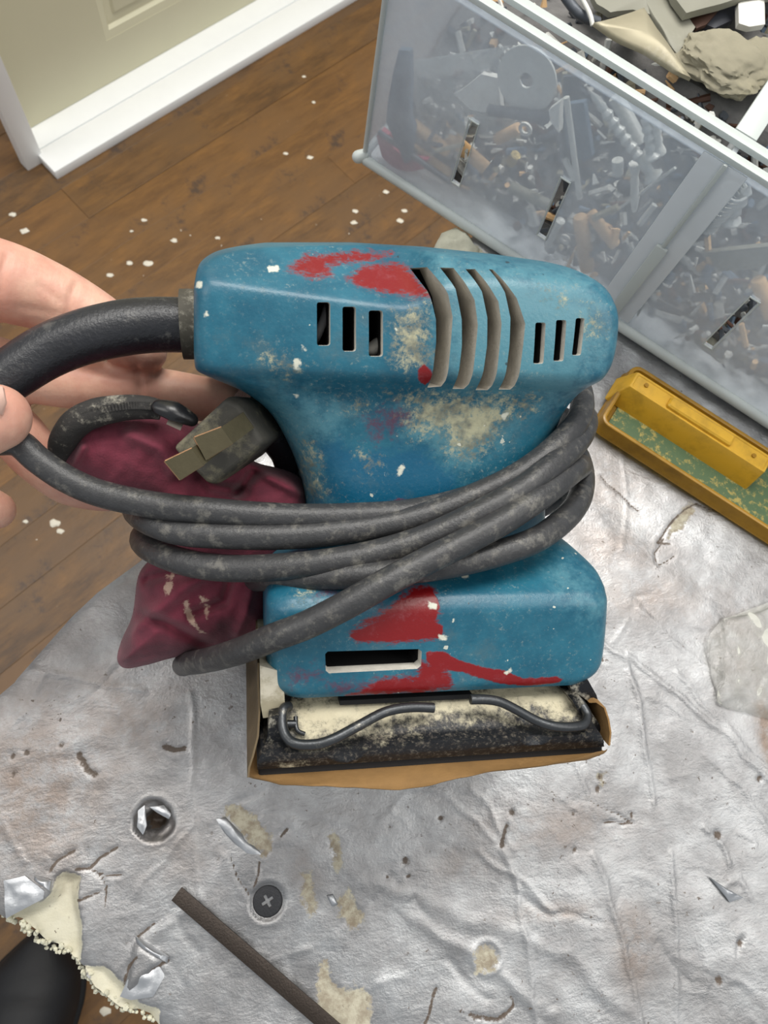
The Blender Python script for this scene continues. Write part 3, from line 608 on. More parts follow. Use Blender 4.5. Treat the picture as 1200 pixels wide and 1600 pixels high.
louv = [[(655, 414), (678, 414), (699, 460), (705, 496), (697, 595), (693, 605), (672, 607), (679, 535), (679, 499), (670, 454)],
        [(695, 416), (715, 417), (740, 469), (744, 508), (735, 601), (730, 609), (712, 609), (719, 540), (719, 499), (711, 452)],
        [(733, 419), (748, 419), (777, 471), (781, 506), (772, 604), (768, 611), (749, 611), (758, 540), (759, 497), (752, 456)],
        [(770, 419), (776, 420), (806, 466), (818, 506), (807, 604), (803, 610), (785, 610), (793, 540), (795, 497), (788, 457)]]
def slotcut(g, a, up, lip, dn, mi=1):
    n = len(a); V = [p + Vector((0, 0, up)) for p in a] + [p - Vector((0, 0, lip)) for p in a] + [p - Vector((0, 0, dn)) for p in a]
    b = len(g.v); g.add(V, [tuple(range(n))] + [(i, i + n, (i + 1) % n + n, (i + 1) % n) for i in range(n)], mi)
    g.f += [tuple(b + q_ for q_ in range(3 * n - 1, 2 * n - 1, -1))] + [(b + i + n, b + i + 2 * n, b + (i + 1) % n + 2 * n, b + (i + 1) % n + n) for i in range(n)]; g.m += [2] * (n + 1)
g = G()
for pl in slots + louv:
    zf = -0.006
    a = [T(x, y, zf) for x, y in pl]; n = len(a); dv = Vector((0, 0, 1))
    lip = (.0034 if pl[0][0] < 700 else .0016) if pl in slots else .018; slotcut(g, a, .02, lip, .026 if pl in slots else .030, 1 if pl in slots else 3)
cu = g.build('cut', [M_blue, M_slot, M_inner, M_louv], parent=sander, world=False, smooth=False); boolean(hous, cu)
me_ = hous.data
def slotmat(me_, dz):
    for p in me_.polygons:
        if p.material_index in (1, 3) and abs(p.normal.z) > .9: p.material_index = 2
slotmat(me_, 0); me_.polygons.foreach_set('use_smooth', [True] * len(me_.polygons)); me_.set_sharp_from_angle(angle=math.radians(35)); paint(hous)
g = G(); g.tube([T(488, 540, -.02), T(500, 515, -.017), T(512, 480, -.02), T(515, 468, -.026)], .0013, sub=4); tag(g.build('lead_wire', simple('grey wire', (150, 150, 150), .5), parent=sander, world=False), 'grey wire seen through the leftmost slot')
g = G(); g.tube([T(582, 545, -.016), T(592, 538, -.016)], .0022, caps='round'); g.build('switch_post', simple('grey plastic', (190, 186, 178), .6), parent=sander, world=False)
for k, (x, y) in enumerate(((686, 560), (724, 566), (762, 570), (800, 575))):   # bright edged fan vanes inside the louvers
    g = G(); a, b_, c_ = T(x - 12, y - 30, -.024), T(x + 6, y + 4, -.022), T(x + 5, y + 44, -.022)
    g.tube([a, b_, c_], .0005, n=5); g.build('fan_vane', simple('steel vane', (150, 150, 150), .4, .7), parent=sander, world=False)

blev = [(836, 520, 858, .029, .014), (850, 490, 874, .032, .012), (866, 462, 890, .0355, .010), (900, 430, 917, .0440, .009), (925, 418, 925, .0500, .0085), (938, 415, 927, .0518, .0085), (946, 414, 928, .0526, .0085), (958, 414, 928, .053, .0085), (1010, 414, 925, .053, .0085), (1045, 415, 921, .053, .0085), (1060, 417, 916, .053, .0085), (1069, 421, 909, .0527, .009), (1076, 430, 895, .0518, .009)]
V, fs = loft(blev, 100, bulge=.0)
g = G(); g.add(V, fs); basec = g.build('base_cover', [M_blue, M_slot, M_inner, M_louv], parent=sander, world=False, angle=60)
g = G(); a = [T(x, y, .006) for x, y in rrect(583.5, 1033, 150, 34, 4, 0)]
a = [T(x, y, .006) for x, y in ((508, 1022), (512, 1018), (654, 1014), (659, 1018), (658, 1040), (652, 1045), (514, 1052), (509, 1048))]; n = len(a)
slotcut(g, a, .01, .0045, .022)
boolean(basec, g.build('cut', [M_blue, M_slot, M_inner, M_louv], parent=sander, world=False, smooth=False)); slotmat(basec.data, 0)
basec.data.polygons.foreach_set('use_smooth', [True] * len(basec.data.polygons)); basec.data.set_sharp_from_angle(angle=math.radians(35)); paint(basec)

# ---- pad: metal plate, clamps, levers, paper
t = NT('dusty black pad plate')
yy = t.n('ShaderNodeSeparateXYZ'); t.l(t.co, yy.inputs[0])
n = t.math('ADD', t.attr('chip'), t.math('MULTIPLY', t.math('SUBTRACT', t.noise(260, 9, .8), .5), 4.0)); cm_ = t.ramp(n, -.3, .8)
cc = t.mix(t.noise(200, 6, .7), lin((176, 166, 140)), lin((222, 214, 186))); dk_ = t.mix(t.ramp(t.noise(600, 7, .8), .5, .66, 0, .6), lin((24, 26, 30)), lin((128, 120, 108)))
t.set(t.mix(cm_, dk_, cc), t.math('ADD', .4, t.math('MULTIPLY', cm_, .4)), 0.1); t.bump(t.noise(400, 6, .7), .4, .0008); M_pad = t.m
M_blk = simple('chipped black steel', (30, 31, 34), .35, .4, var=.2, scale=300, bump=.3, dust=.45)
M_wire = simple('dark steel rod', (72, 74, 76), .38, .8, scale=300, bump=.2, dust=.2)
M_paper = simple('tan sandpaper', (132, 100, 58), .85, var=.35, scale=90, bump=.5, dust=.15, dustc=(190, 150, 95))
def padY(py, z): return T(650, py, z).y
# profile down the visible side: (image row, z)
prof = [(1070, -.006, 440, 888), (1086, -.003, 441, 892), (1096, .000, 442, 900), (1120, .004, 440, 912), (1145, .008, 432, 926), (1158, .0115, 418, 934), (1164, .013, 408, 938), (1175, .0125, 402, 943), (1186, .011, 402, 944)]
V = []; NXP = 120
for j in range(len(prof) * 4 - 3):
    i, u = divmod(j, 4); u /= 4; a = prof[i]; b = prof[min(i + 1, len(prof) - 1)]
    py, z, xl, xr = (a[q_] * (1 - u) + b[q_] * u for q_ in range(4)); y = padY(py, z); x0, x1 = TX(xl, y, z), TX(xr, y, z)
    for k in range(NXP + 1): V.append(Vector((x0 + (x1 - x0) * k / NXP, y, z)))
J = len(prof) * 4 - 3
for v in V:                     # pressed round dimples
    for px, py in ((538, 1152), (828, 1126)):
        c_ = T(px, py, .007); d = math.hypot(v.x - c_.x, v.y - c_.y); v.z += -.0016 * math.exp(-(d / .0045) ** 4) + .0005 * math.exp(-((d - .0056) / .0009) ** 2)
fs = [(j * (NXP + 1) + k, (j + 1) * (NXP + 1) + k, (j + 1) * (NXP + 1) + k + 1, j * (NXP + 1) + k + 1) for j in range(J - 1) for k in range(NXP)]
nb = len(V); back = [Vector((v.x, v.y, 2 * ZC - v.z)) for v in V]; V2 = V + back; fs += [tuple(i + nb for i in f_[::-1]) for f_ in fs]
for j in range(J - 1):
    for k in (0, NXP): a, b = j * (NXP + 1) + k, (j + 1) * (NXP + 1) + k; fs.append((a, b, b + nb, a + nb))
fs.append(tuple(range(0, NXP + 1)) + tuple(range(nb + NXP, nb - 1, -1))); b0 = (J - 1) * (NXP + 1); fs.append(tuple(range(b0, b0 + NXP + 1)) + tuple(range(b0 + nb + NXP, b0 + nb - 1, -1)))
g = G(); g.add(V2, fs); pad = g.build('pad_plate', M_pad, parent=sander, world=False, angle=35)
cc_ = coords(pad.data); chip = np.full(len(cc_), -1.0)
for pl in ([(455, 1105), (520, 1092), (640, 1096), (735, 1088), (890, 1070), (905, 1100), (880, 1112), (700, 1118), (560, 1135), (470, 1145), (450, 1130)], [(435, 1172), (470, 1165), (474, 1182), (440, 1186)], [(810, 1075), (890, 1072), (900, 1112), (860, 1120)]):
    chip = np.maximum(chip, sdpoly(cc_[:, 0].astype(float), cc_[:, 1].astype(float), tpoly(pl, .003)) / .005)
setattr_pt(pad.data, 'chip', np.clip(chip, -1, 1))
# neck between pad and cover, dark
g = G(); y0, y1 = padY(1078, -.004), padY(1050, -.004); g.box(TX(470, y1, -.004), TX(885, y1, -.004), y0 - .004, y1, 2 * ZC + .006, -.0055, bev=.001); g.build('pad_mount', M_blk, parent=sander, world=False)
# rubber cushion of the pad
zb_ = .0095; yb0, yb1 = padY(1203, zb_), padY(1184, .0095)
g = G(); g.box(TX(404, yb1, zb_), TX(943, yb1, zb_), yb0, yb1, 2 * ZC - zb_, zb_, bev=.001); g.build('pad_cushion', simple('black foam rubber', (34, 33, 34), .9), parent=sander, world=False)
# clamp brackets at both ends
def bracket(pl, z0, z1, mat, nm='clamp_bracket', lab=None, bev=0):
    a = [T(x, y, z1) for x, y in pl]; n = len(a); g = G()
    g.add([Vector((p.x, p.y, z0)) for p in a] + [Vector((p.x, p.y, z1)) for p in a], [tuple(range(n - 1, -1, -1)), tuple(range(n, 2 * n))] + [(i, (i + 1) % n, (i + 1) % n + n, i + n) for i in range(n)])
    o = g.build(nm, mat, parent=sander, world=False, angle=30)
    if lab: o['label'] = lab
    return o
M_brk = simple('cream dusted bracket', (150, 142, 120), .7, var=.35, scale=90, bump=.3, dust=.5)
bracket([(406, 1040), (442, 1050), (446, 1112), (436, 1119), (411, 1122), (407, 1100)], -.09, .004, M_brk, lab='dust covered clamp bracket at the cord end')
bracket([(421, 1120), (441, 1116), (443, 1168), (425, 1180), (404, 1188), (418, 1150)], -.05, .0085, M_blk)
bracket([(889, 1068), (914, 1054), (932, 1086), (934, 1093), (924, 1099), (905, 1086), (899, 1094)], -.09, .0045, M_blk, lab='black clamp bracket at the front end')
bracket([(894, 1094), (906, 1088), (936, 1130), (944, 1160), (936, 1176), (920, 1140)], -.06, .0075, M_blk)
g = G(); g.box(TX(530, padY(1088, -.001), .0), TX(735, padY(1088, -.001), .0), padY(1090, -.001), padY(1083, -.001), -.01, .0015); g.build('cover_lip', M_inner, parent=sander, world=False)
for pts in ([(452, 1104, .004), (443, 1108, .006), (441, 1130, .009), (447, 1150, .012), (462, 1162, .0145), (492, 1163, .0155), (520, 1155, .0155), (560, 1134, .013), (598, 1114, .010), (625, 1107, .009), (650, 1105, .0085), (678, 1106, .0085)],
            [(735, 1093, .0085), (760, 1093, .0085), (782, 1097, .009), (805, 1108, .010), (838, 1126, .012), (862, 1134, .0135), (890, 1136, .0135), (912, 1132, .012), (918, 1118, .009), (908, 1100, .006), (898, 1092, .004)]):
    g = G(); g.tube([T(*p) for p in pts], .00155, n=14, sub=5); g.build('clamp_lever', M_wire, parent=sander, world=False, angle=50)
g = G(); g.tube([T(446, 1131, .006), T(462, 1131, .006)], .0012); g.tube([T(462, 1120, .0045), T(464, 1140, .0075), T(476, 1147, .008)], .0007, sub=4); g.build('spring_pin', M_wire, parent=sander, world=False)
# paper: sheet under the pad, near edge curling out and down, ends turned up and clamped
V = []; NU, NW = 90, 16
yb = padY(1197, .011); topedge = [(388, 1190), (400, 1199), (560, 1192), (700, 1180), (850, 1166), (930, 1152), (950, 1140)]
low = [(386, 1212), (394, 1221), (430, 1226), (500, 1229), (560, 1233), (610, 1235), (660, 1228), (700, 1216), (760, 1205), (820, 1198), (870, 1190), (915, 1178), (945, 1172), (952, 1160)]
lx_ = np.array([p[0] for p in low]); ly_ = np.array([p[1] for p in low])
x0, x1 = TX(389, yb, .012), TX(950, yb, .012)
g = G()
for side in (0, 1):
    for i in range(NU + 1):
        x = x0 + (x1 - x0) * i / NU; pxx = 389 + (950 - 389) * i / NU; pe = T(pxx, float(np.interp(pxx, lx_, ly_)), .0165); en_ = min(1, (.0008 + min(x - x0, x1 - x)) / .010) ** .5; pe = Vector((x, yb, .009)).lerp(pe, en_)
        for j in range(NW + 1):
            u = j / NW
            if u < .45: z = 2 * ZC - .012 + (-(2 * ZC - .012) + .008) * (u / .45); y = yb - .0006
            else:
                s_ = (u - .45) / .55; z = .008 + (pe.z - .008) * math.sin(s_ * math.pi / 2); y = (yb - .0006) * (1 - s_ ** 2) + pe.y * s_ ** 2 + .0006 * noise.noise(Vector((x * 120, s_ * 2, 3))) * s_
            y2 = y - .00045 * side; V.append(Vector((x, y2, z - .0004 * side)))
M2 = (NU + 1) * (NW + 1); fs = []
for sd_ in (0, 1):
    for i in range(NU):
        for j in range(NW): a = sd_ * M2 + i * (NW + 1) + j; fs.append((a, a + 1, a + NW + 2, a + NW + 1))
for i in range(NU):
    for j in (0, NW): a = i * (NW + 1) + j; b = a + NW + 1; fs.append((a, b, b + M2, a + M2))
for i in (0, NU):
    for j in range(NW): a = i * (NW + 1) + j; fs.append((a, a + 1, a + 1 + M2, a + M2))
g.add(V, fs); paper = g.build('sandpaper_sheet', M_paper, parent=sander, world=False, angle=50)
def strip(pts, hw, nm, lab=None, mt=None):   # a band across the pad's end: (px, py, z_front) down the end, running back in z
    g = G(); a = [T(*p) for p in pts]; V = []; n = len(a)
    for sgn in (0, 1):
        for p in a:
            for k in range(5): V.append(Vector((p.x + .0006 * sgn + .0006 * noise.noise(Vector((p.y * 90, k, 1))), p.y, p.z - k * hw / 4)))
    fs = []
    for s_ in (0, 1):
        for i in range(n - 1):
            for k in range(4): q_ = s_ * n * 5 + i * 5 + k; fs.append((q_, q_ + 1, q_ + 6, q_ + 5))
    N5 = n * 5
    for i in range(n - 1):
        for k in (0, 4): q_ = i * 5 + k; fs.append((q_, q_ + 5, q_ + 5 + N5, q_ + N5))
    for i in (0, n - 1):
        for k in range(4): q_ = i * 5 + k; fs.append((q_, q_ + 1, q_ + 1 + N5, q_ + N5))
    g.add(V, fs); o = g.build(nm, mt or M_paper, parent=paper, world=False, angle=50)
    if lab: o['label'] = lab
strip([(402, 1036, .001), (403, 1070, .002), (404, 1110, .003), (402, 1150, .007), (394, 1180, .011), (388, 1200, .013), (387, 1215, .014)], .105, 'paper_end', 'darker brown paper end at the cord side', simple('darker brown sandpaper', (92, 78, 56), .85, var=.4, scale=90, bump=.5))  # cord-end strip is a darker brown than the sheet
strip([(921, 1098, .006), (932, 1098, .008), (944, 1106, .010), (950, 1124, .012), (953, 1145, .013), (951, 1165, .014)], .105, 'paper_end', 'paper end curling out of the front clamp')

# ---- cord, boot, plug
M_boot = simple('black rubber', (33, 34, 38), .36, var=.4, scale=260, bump=.4, dust=.22, dustc=(120, 118, 112))
M_cord = simple('dusty black cord rubber', (52, 52, 53), .42, var=.45, scale=300, bump=.35, dust=.40, dustc=(112, 109, 102))
cord = None
g = G(); g.tube([T(284, 507, -.045), T(297, 507, -.045), T(306, 507, -.045), T(316, 507, -.045)], [.0112, .0112, .0112, .0112], n=28)
collar = g.build('boot_collar', simple('dusty collar rubber', (70, 66, 56), .7, dust=.5, scale=90, bump=.3), parent=sander, world=False)
g = G()
bp = [(288, 508, -.045, .0088), (240, 508, -.045, .0088), (190, 513, -.044, .0088), (130, 527, -.042, .0085), (75, 549, -.040, .0082), (25, 580, -.037, .0078), (-15, 612, -.034, .0072), (-40, 645, -.032, .0064), (-46, 668, -.031, .0058)]
g.tube([T(*p[:3]) for p in bp], [p[3] for p in bp], n=28, sub=8); boot = g.build('strain_relief_boot', M_boot, parent=sander, world=False, angle=60)
RC = .0042
cp = [(-46, 662, -.031), (-38, 688, -.0285), (-8, 690, -.026), (28, 692, -.0235), (60, 719, -.022), (105, 749, -.020), (160, 772, -.018), (240, 789, -.015), (320, 798, -.012), (400, 805, -.010), (480, 808, -.0095), (560, 806, -.0095), (640, 800, -.010), (720, 782, -.0125), (800, 752, -.015), (858, 712, -.022), (888, 672, -.038), (884, 655, -.060), (840, 650, -.084), (700, 700, -.094), (500, 770, -.094), (330, 790, -.088), (240, 785, -.066), (212, 795, -.042),
      (228, 812, -.022), (275, 830, -.014), (340, 836, -.010), (420, 838, -.0075), (500, 834, -.007), (580, 824, -.007), (660, 806, -.0075), (740, 776, -.009), (810, 742, -.0105), (866, 700, -.014), (904, 655, -.024), (909, 618, -.042), (895, 600, -.064), (840, 610, -.086), (700, 680, -.095), (500, 790, -.096), (320, 830, -.090), (238, 832, -.068), (222, 842, -.045),
      (236, 858, -.026), (280, 876, -.015), (340, 887, -.009), (420, 887, -.004), (500, 880, -.001), (580, 866, .0), (660, 842, .0), (740, 806, -.0005), (810, 768, -.003), (862, 728, -.008), (902, 690, -.020), (916, 660, -.040), (905, 650, -.062), (850, 690, -.088), (700, 800, -.098), (500, 900, -.104), (340, 990, -.092), (290, 1035, -.066), (296, 1036, -.040),
      (330, 1030, -.020), (375, 1017, -.003), (430, 995, .0085), (480, 976, .0115), (540, 946, .0125), (600, 912, .0115), (660, 880, .009), (720, 850, .0065), (790, 812, .003), (850, 772, -.003), (892, 738, -.014), (908, 728, -.034), (896, 735, -.060), (870, 780, -.082), (700, 860, -.098), (600, 850, -.096), (520, 800, -.090), (460, 740, -.072), (440, 700, -.052), (424, 668, -.040)]
g = G(); g.tube([T(*p) for p in cp], RC, n=16, sub=7); cord = g.build('power_cord', M_cord, parent=sander, world=False, angle=70)
# the lowest turn at the right: a loop of the same cord in front of the base shoulder
ep = [(880, 690, -.058), (903, 712, -.050), (911, 745, -.036), (906, 778, -.022), (885, 808, -.010), (840, 842, -.001), (780, 864, .002), (715, 880, .0035), (650, 890, .0035), (590, 896, .003), (520, 900, .0), (440, 902, -.008), (400, 905, -.03), (395, 910, -.06)]
g = G(); g.tube([T(*p) for p in ep], RC, n=16, sub=7); lp = g.build('cord_loop', M_cord, parent=cord, world=False, angle=70)
# plug: tapered body with two flat blades pointing at the lower left
M_plug = simple('dusty plug rubber', (58, 56, 50), .7, var=.3, scale=110, bump=.3, dust=.55, dustc=(120, 114, 92))
M_brass = simple('tarnished brass', (104, 96, 74), .38, .75, var=.2, scale=200, bump=.2)
PF = [(262, 700), (352, 616), (376, 626), (418, 690), (408, 702), (332, 764), (318, 758), (290, 730)]
A = [T(x, y, -.0165) for x, y in PF]; B = [T(415 + (x - 345) * .55, 668 + (y - 690) * .62, -.052) for x, y in PF]
g = G(); n = len(A); V = []
for k in range(9):
    u = k / 8; e = (0.0, .0, .0)[0]
    sc_k = 1 - .10 * (1 - math.sin(min(1, u * 5) * math.pi / 2)); cA = sum(A, Vector()) / n
    for i in range(n): p = A[i].lerp(B[i], u ** 1.15); cc0 = cA.lerp(sum(B, Vector()) / n, u ** 1.15); V.append(cc0 + (p - cc0) * sc_k)
fs = [(k * n + i, k * n + (i + 1) % n, (k + 1) * n + (i + 1) % n, (k + 1) * n + i) for k in range(8) for i in range(n)] + [tuple(range(n - 1, -1, -1)), tuple(range(8 * n, 9 * n))]
g.add(V, fs); plug = g.build('plug', M_plug, parent=cord, world=False, angle=25)
mod = plug.modifiers.new('bev', 'BEVEL'); mod.width = .0012; mod.segments = 3; mod.limit_method = 'ANGLE'
for quad, zt in (([(304, 683), (346, 667), (364, 692), (322, 718)], -.0075), ([(258, 720), (300, 700), (318, 726), (282, 749)], -.0065)):
    q0 = [T(x, y, zt) for x, y in quad]; sh = Vector((.004, .003, -.0125)); g = G()
    up_ = (q0[1] - q0[0]).cross(q0[3] - q0[0]).normalized() * .0014
    g.hexa([p - up_ for p in q0] + [p for p in q0]); g.hexa([q0[1] - up_, q0[1] + (q0[1] - q0[0]) * .45 + sh * .7 - up_, q0[2] + (q0[1] - q0[0]) * .45 + sh * .7 - up_, q0[2] - up_, q0[1], q0[1] + (q0[1] - q0[0]) * .45 + sh * .7, q0[2] + (q0[1] - q0[0]) * .45 + sh * .7, q0[2]])
    bl = g.build('blade', M_brass, parent=cord, world=False, angle=30)
    g = G(); g.tube([q0[0], q0[3]], .0005, n=8); g.tube([q0[0], q0[1]], .00025, n=6); g.tube([q0[3], q0[2]], .00025, n=6); g.build('bright_edge', simple('worn copper', (206, 160, 120), .3, .8), parent=cord, world=False)
    ch = (q0[0] * .62 + q0[1] * .38 + q0[3] * .62 + q0[2] * .38) / 2 + up_ * .3; ax_ = (q0[3] - q0[0]).normalized(); bx_ = (q0[1] - q0[0]).normalized()
    g = G(); g.tube([ch + ax_ * math.cos(a_) * .0014 + bx_ * math.sin(a_) * .0014 + up_ * .15 for a_ in (k * .35 - .9 for k in range(10))], .00022, n=6); g.build('hole_rim', simple('worn copper', (206, 160, 120), .3, .8), parent=cord, world=False)
g = G(); g.tube([T(372, 640, -.040), T(400, 652, -.043), T(425, 672, -.046), T(446, 704, -.05), T(452, 730, -.052)], [.0075, .0075, .007, .006, .005], n=18, sub=4); g.build('plug_neck', M_boot, parent=cord, world=False)

# ---- dust bag
def bag(outl, w_, zc, tf, tb, name, mat, parent, folds=(), seed=1, wr=.0012, st=2.4):
    pts = [Vector((x, y, 0)) for x, y in outl]; pts, _ = catmull([pts[-1]] + pts + pts[:2], [0] * (len(pts) + 3), 8); pts = pts[8:-8]; poly = [(p.x, p.y) for p in pts]
    xs_ = np.arange(min(p[0] for p in poly) - 6, max(p[0] for p in poly) + 6, st); ys_ = np.arange(min(p[1] for p in poly) - 6, max(p[1] for p in poly) + 6, st)
    gx, gy = np.meshgrid(xs_, ys_); ny, nx = gx.shape; gx = gx.ravel(); gy = gy.ravel(); s_ = sdpoly(gx, gy, poly); nr = (s_ < 0) & (s_ > -st * 1.45)
    for i in np.nonzero(nr)[0]:
        best = (1e9,)
        for (ax, ay), (bx, by) in zip(poly, poly[1:] + poly[:1]):
            ex, ey = bx - ax, by - ay; tt = min(1, max(0, ((gx[i] - ax) * ex + (gy[i] - ay) * ey) / (ex * ex + ey * ey + 1e-9))); qx, qy = ax + tt * ex, ay + tt * ey; d2 = (gx[i] - qx) ** 2 + (gy[i] - qy) ** 2
            if d2 < best[0]: best = (d2, qx, qy)
        gx[i], gy[i] = best[1:]
    s_ = np.maximum(sdpoly(gx, gy, poly), 0); s_[nr] = 0; ok = (sdpoly(gx, gy, poly) >= 0) | nr; idx = np.arange(nx * ny).reshape(ny, nx)
    q = np.stack([idx[:-1, :-1], idx[:-1, 1:], idx[1:, 1:], idx[1:, :-1]], -1).reshape(-1, 4); q = q[ok[q].all(1)]
    us = np.unique(q); rm = -np.ones(nx * ny, int); rm[us] = np.arange(len(us)); q = rm[q]; gx, gy, s_ = gx[us], gy[us], s_[us]
    h = np.sqrt(np.clip(1 - (1 - np.clip(s_ / w_, 0, 1)) ** 2, 0, 1)); fo = np.zeros(len(gx))
    for fl, amp, wd in folds: fo += amp * np.exp(-(sdline(gx, gy, fl) / wd) ** 2)
    nz = np.array([noise.fractal(Vector((x * .018, y * .018, seed)), 1, 2, 3) for x, y in zip(gx, gy)]); k = np.clip(s_ / 14, 0, 1)
    V = [T(x, y, zc + tf * hh + (f_ + wr * z_) * kk) for x, y, hh, f_, z_, kk in zip(gx, gy, h, fo, nz, k)] + [T(x, y, zc - tb * hh) for x, y, hh in zip(gx, gy, h)]
    n = len(gx); fs = [tuple(f_) for f_ in q.tolist()]; ed_ = {}
    for f_ in fs:
        for a, b in zip(f_, f_[1:] + f_[:1]): ed_[(a, b)] = 1
    side = [(a, b, b + n, a + n) for a, b in ed_ if (b, a) not in ed_]
    g = G(); g.add(V, fs + [tuple(i + n for i in f_[::-1]) for f_ in fs] + side); o = g.build(name, mat, parent=parent, world=False, angle=180)
    bm = bmesh.new(); bm.from_mesh(o.data); bmesh.ops.remove_doubles(bm, verts=bm.verts, dist=2e-5); bmesh.ops.recalc_face_normals(bm, faces=bm.faces); bm.to_mesh(o.data); bm.free()
    o.data.polygons.foreach_set('use_smooth', [True] * len(o.data.polygons)); return o
t = NT('maroon bag cloth'); c = t.mix(t.ramp(t.noise(60, 6, .6), .3, .7), lin((82, 26, 42)), lin((122, 44, 62)))
c = t.mix(t.ramp(t.noise(420, 8, .8), .6, .76, 0, .3), c, lin((150, 96, 100)))
du = t.ramp(t.math('ADD', t.attr('dusty'), t.math('MULTIPLY', t.math('SUBTRACT', t.noise(300, 6, .75), .55), 4)), 0, .6); c = t.mix(t.math('MULTIPLY', du, .8), c, lin((206, 178, 156)))
t.set(c, .85); t.b.inputs['Sheen Weight'].default_value = .15; t.bump(t.noise(1400, 3), .35, .0005); M_bag = t.m
o1 = [(78, 700), (88, 665), (120, 640), (170, 634), (232, 636), (290, 650), (350, 690), (400, 722), (450, 735), (474, 755), (486, 800), (478, 850), (440, 905), (424, 985), (380, 1005), (330, 1016), (270, 1028), (225, 1040), (195, 1044), (183, 1030), (190, 1000), (207, 960), (216, 900), (236, 872), (252, 850), (235, 800), (160, 775), (100, 745)]
bg = bag(o1, 62, -.050, .021, .022, 'dust_bag', M_bag, sander,
    folds=[([(300, 720), (330, 760), (380, 770)], -.004, 10), ([(205, 680), (250, 700), (270, 735)], .003, 12), ([(215, 960), (260, 975), (330, 1010)], -.004, 9), ([(225, 905), (290, 890), (330, 880)], -.006, 10), ([(205, 985), (280, 925), (330, 890)], .004, 12), ([(365, 890), (350, 940), (300, 960)], -.004, 8), ([(400, 890), (385, 960), (372, 990)], .003, 9), ([(395, 740), (370, 770)], -.006, 9), ([(420, 745), (470, 770)], .004, 9), ([(130, 700), (110, 740)], .003, 8)])
cb = coords(bg.data).astype(float); dusty = np.full(len(cb), -1.0)
for pl in ([(255, 905), (272, 898), (276, 912), (268, 925), (256, 920)], [(285, 930), (300, 925), (300, 950), (318, 985), (325, 990), (315, 992), (292, 970)], [(318, 930), (330, 945), (325, 968), (316, 955)], [(310, 920), (330, 935), (312, 945)]):
    dusty = np.maximum(dusty, sdpoly(cb[:, 0], cb[:, 1], tpoly(pl, -.032)) / .0016)
setattr_pt(bg.data, 'dusty', np.clip(dusty, -1, 1))
M_zip = simple('black zipper tape', (42, 40, 38), .8, var=.3, scale=200, bump=.5, dust=.3)
zp = [(92, 712, -.037), (98, 690, -.031), (118, 662, -.028), (150, 645, -.027), (195, 637, -.027), (230, 637, -.027), (252, 641, -.027)]
g = G(); g.tube([T(*p) for p in zp], [.003, .0042, .0045, .0045, .004, .0036, .003], n=14, sub=6, flat=1); g.build('zipper_tape', M_zip, parent=bg, world=False)
zq, _ = catmull([T(x + 2, y - 3, z + .0038) for x, y, z in zp], [0] * len(zp), 9)
for i in range(2, len(zq) - 1):
    tn = (zq[i + 1] - zq[i - 1]).normalized(); sd_ = tn.cross(Vector((0, 0, 1))).normalized(); g = G(); M_ = frame(zq[i], tn, sd_, Vector((0, 0, 1)))
    g.box(-.00035, .00035, -.0011, .0011, -.0006, .0006, M_); g.build('zipper_tooth', M_zip, parent=bg, world=False, smooth=False)
g = G(); g.tube([T(250, 636, -.022), T(272, 643, -.021), T(298, 655, -.022)], [.0026, .0034, .0024], n=12, sub=4, caps='round', flat=.7); g.build('zipper_pull', simple('glossy black pull', (24, 24, 26), .3, dust=.2), parent=bg, world=False)
g = G(); a = T(262, 658, -.0235); b = T(284, 668, -.0235); g.tube([a, b], .0013, n=8, flat=.5); g.build('cloth_tag', simple('grey tag', (150, 140, 128), .8), parent=bg, world=False)

# ================================================================== HAND
def hand():
    def TT(x, y, z): return TW(x, y, z)
    parts = []
    def limb(pts): g = G(); g.tube([TT(*p[:3]) for p in pts], [p[3] for p in pts], n=20, sub=6, caps='round'); parts.append(g)
    limb([(-330, 500, -.055, .020), (-200, 455, -.058, .0185), (-90, 430, -.062, .0155), (0, 440, -.066, .0138), (70, 462, -.069, .0122), (130, 490, -.070, .0108), (185, 525, -.070, .0098), (226, 548, -.070, .0080)])          # index
    limb([(-330, 560, -.06, .019), (-180, 560, -.068, .015), (-60, 566, -.074, .0120), (40, 584, -.077, .0103), (110, 598, -.077, .0095), (180, 606, -.077, .0092), (265, 616, -.077, .0092), (350, 628, -.076, .0080)])               # middle
    limb([(-330, 640, -.058, .018), (-160, 640, -.066, .0135), (-60, 640, -.074, .0112), (10, 665, -.078, .0102), (60, 715, -.079, .0096), (110, 752, -.078, .0092), (168, 767, -.077, .0080)])                                     # ring
    limb([(-330, 700, -.055, .016), (-180, 735, -.060, .0115), (-90, 765, -.066, .0092), (-40, 785, -.068, .0080), (-8, 797, -.068, .0072)])                                                                  # little finger
    limb([(-380, 600, -.045, .020), (-260, 640, -.028, .0165), (-170, 660, -.022, .0130), (-90, 668, -.0205, .0115), (-40, 660, -.0195, .0110), (-6, 652, -.0195, .0098)])                                             # thumb
    limb([(-430, 520, -.055, .024), (-340, 560, -.055, .026), (-300, 620, -.055, .024), (-340, 690, -.055, .020)])                                                                                       # palm
    limb([(-380, 600, -.055, .026), (-520, 640, -.055, .026), (-700, 700, -.05, .028), (-1000, 800, -.04, .034)])                                                                                        # wrist and forearm
    g = G()
    for p in parts: g.add(p.v, p.f)
    return g
t = NT('skin'); c = t.mix(t.ramp(t.noise(50, 5, .6), .35, .65), lin((206, 152, 132)), lin((222, 178, 154)))
c = t.mix(t.ramp(t.noise(700, 4, .7), .55, .75, 0, .3), c, lin((196, 134, 118))); t.set(c, .5, **{'Subsurface Weight': .12, 'Subsurface Scale': .004}); t.b.inputs['Subsurface Radius'].default_value = (1, .35, .2)
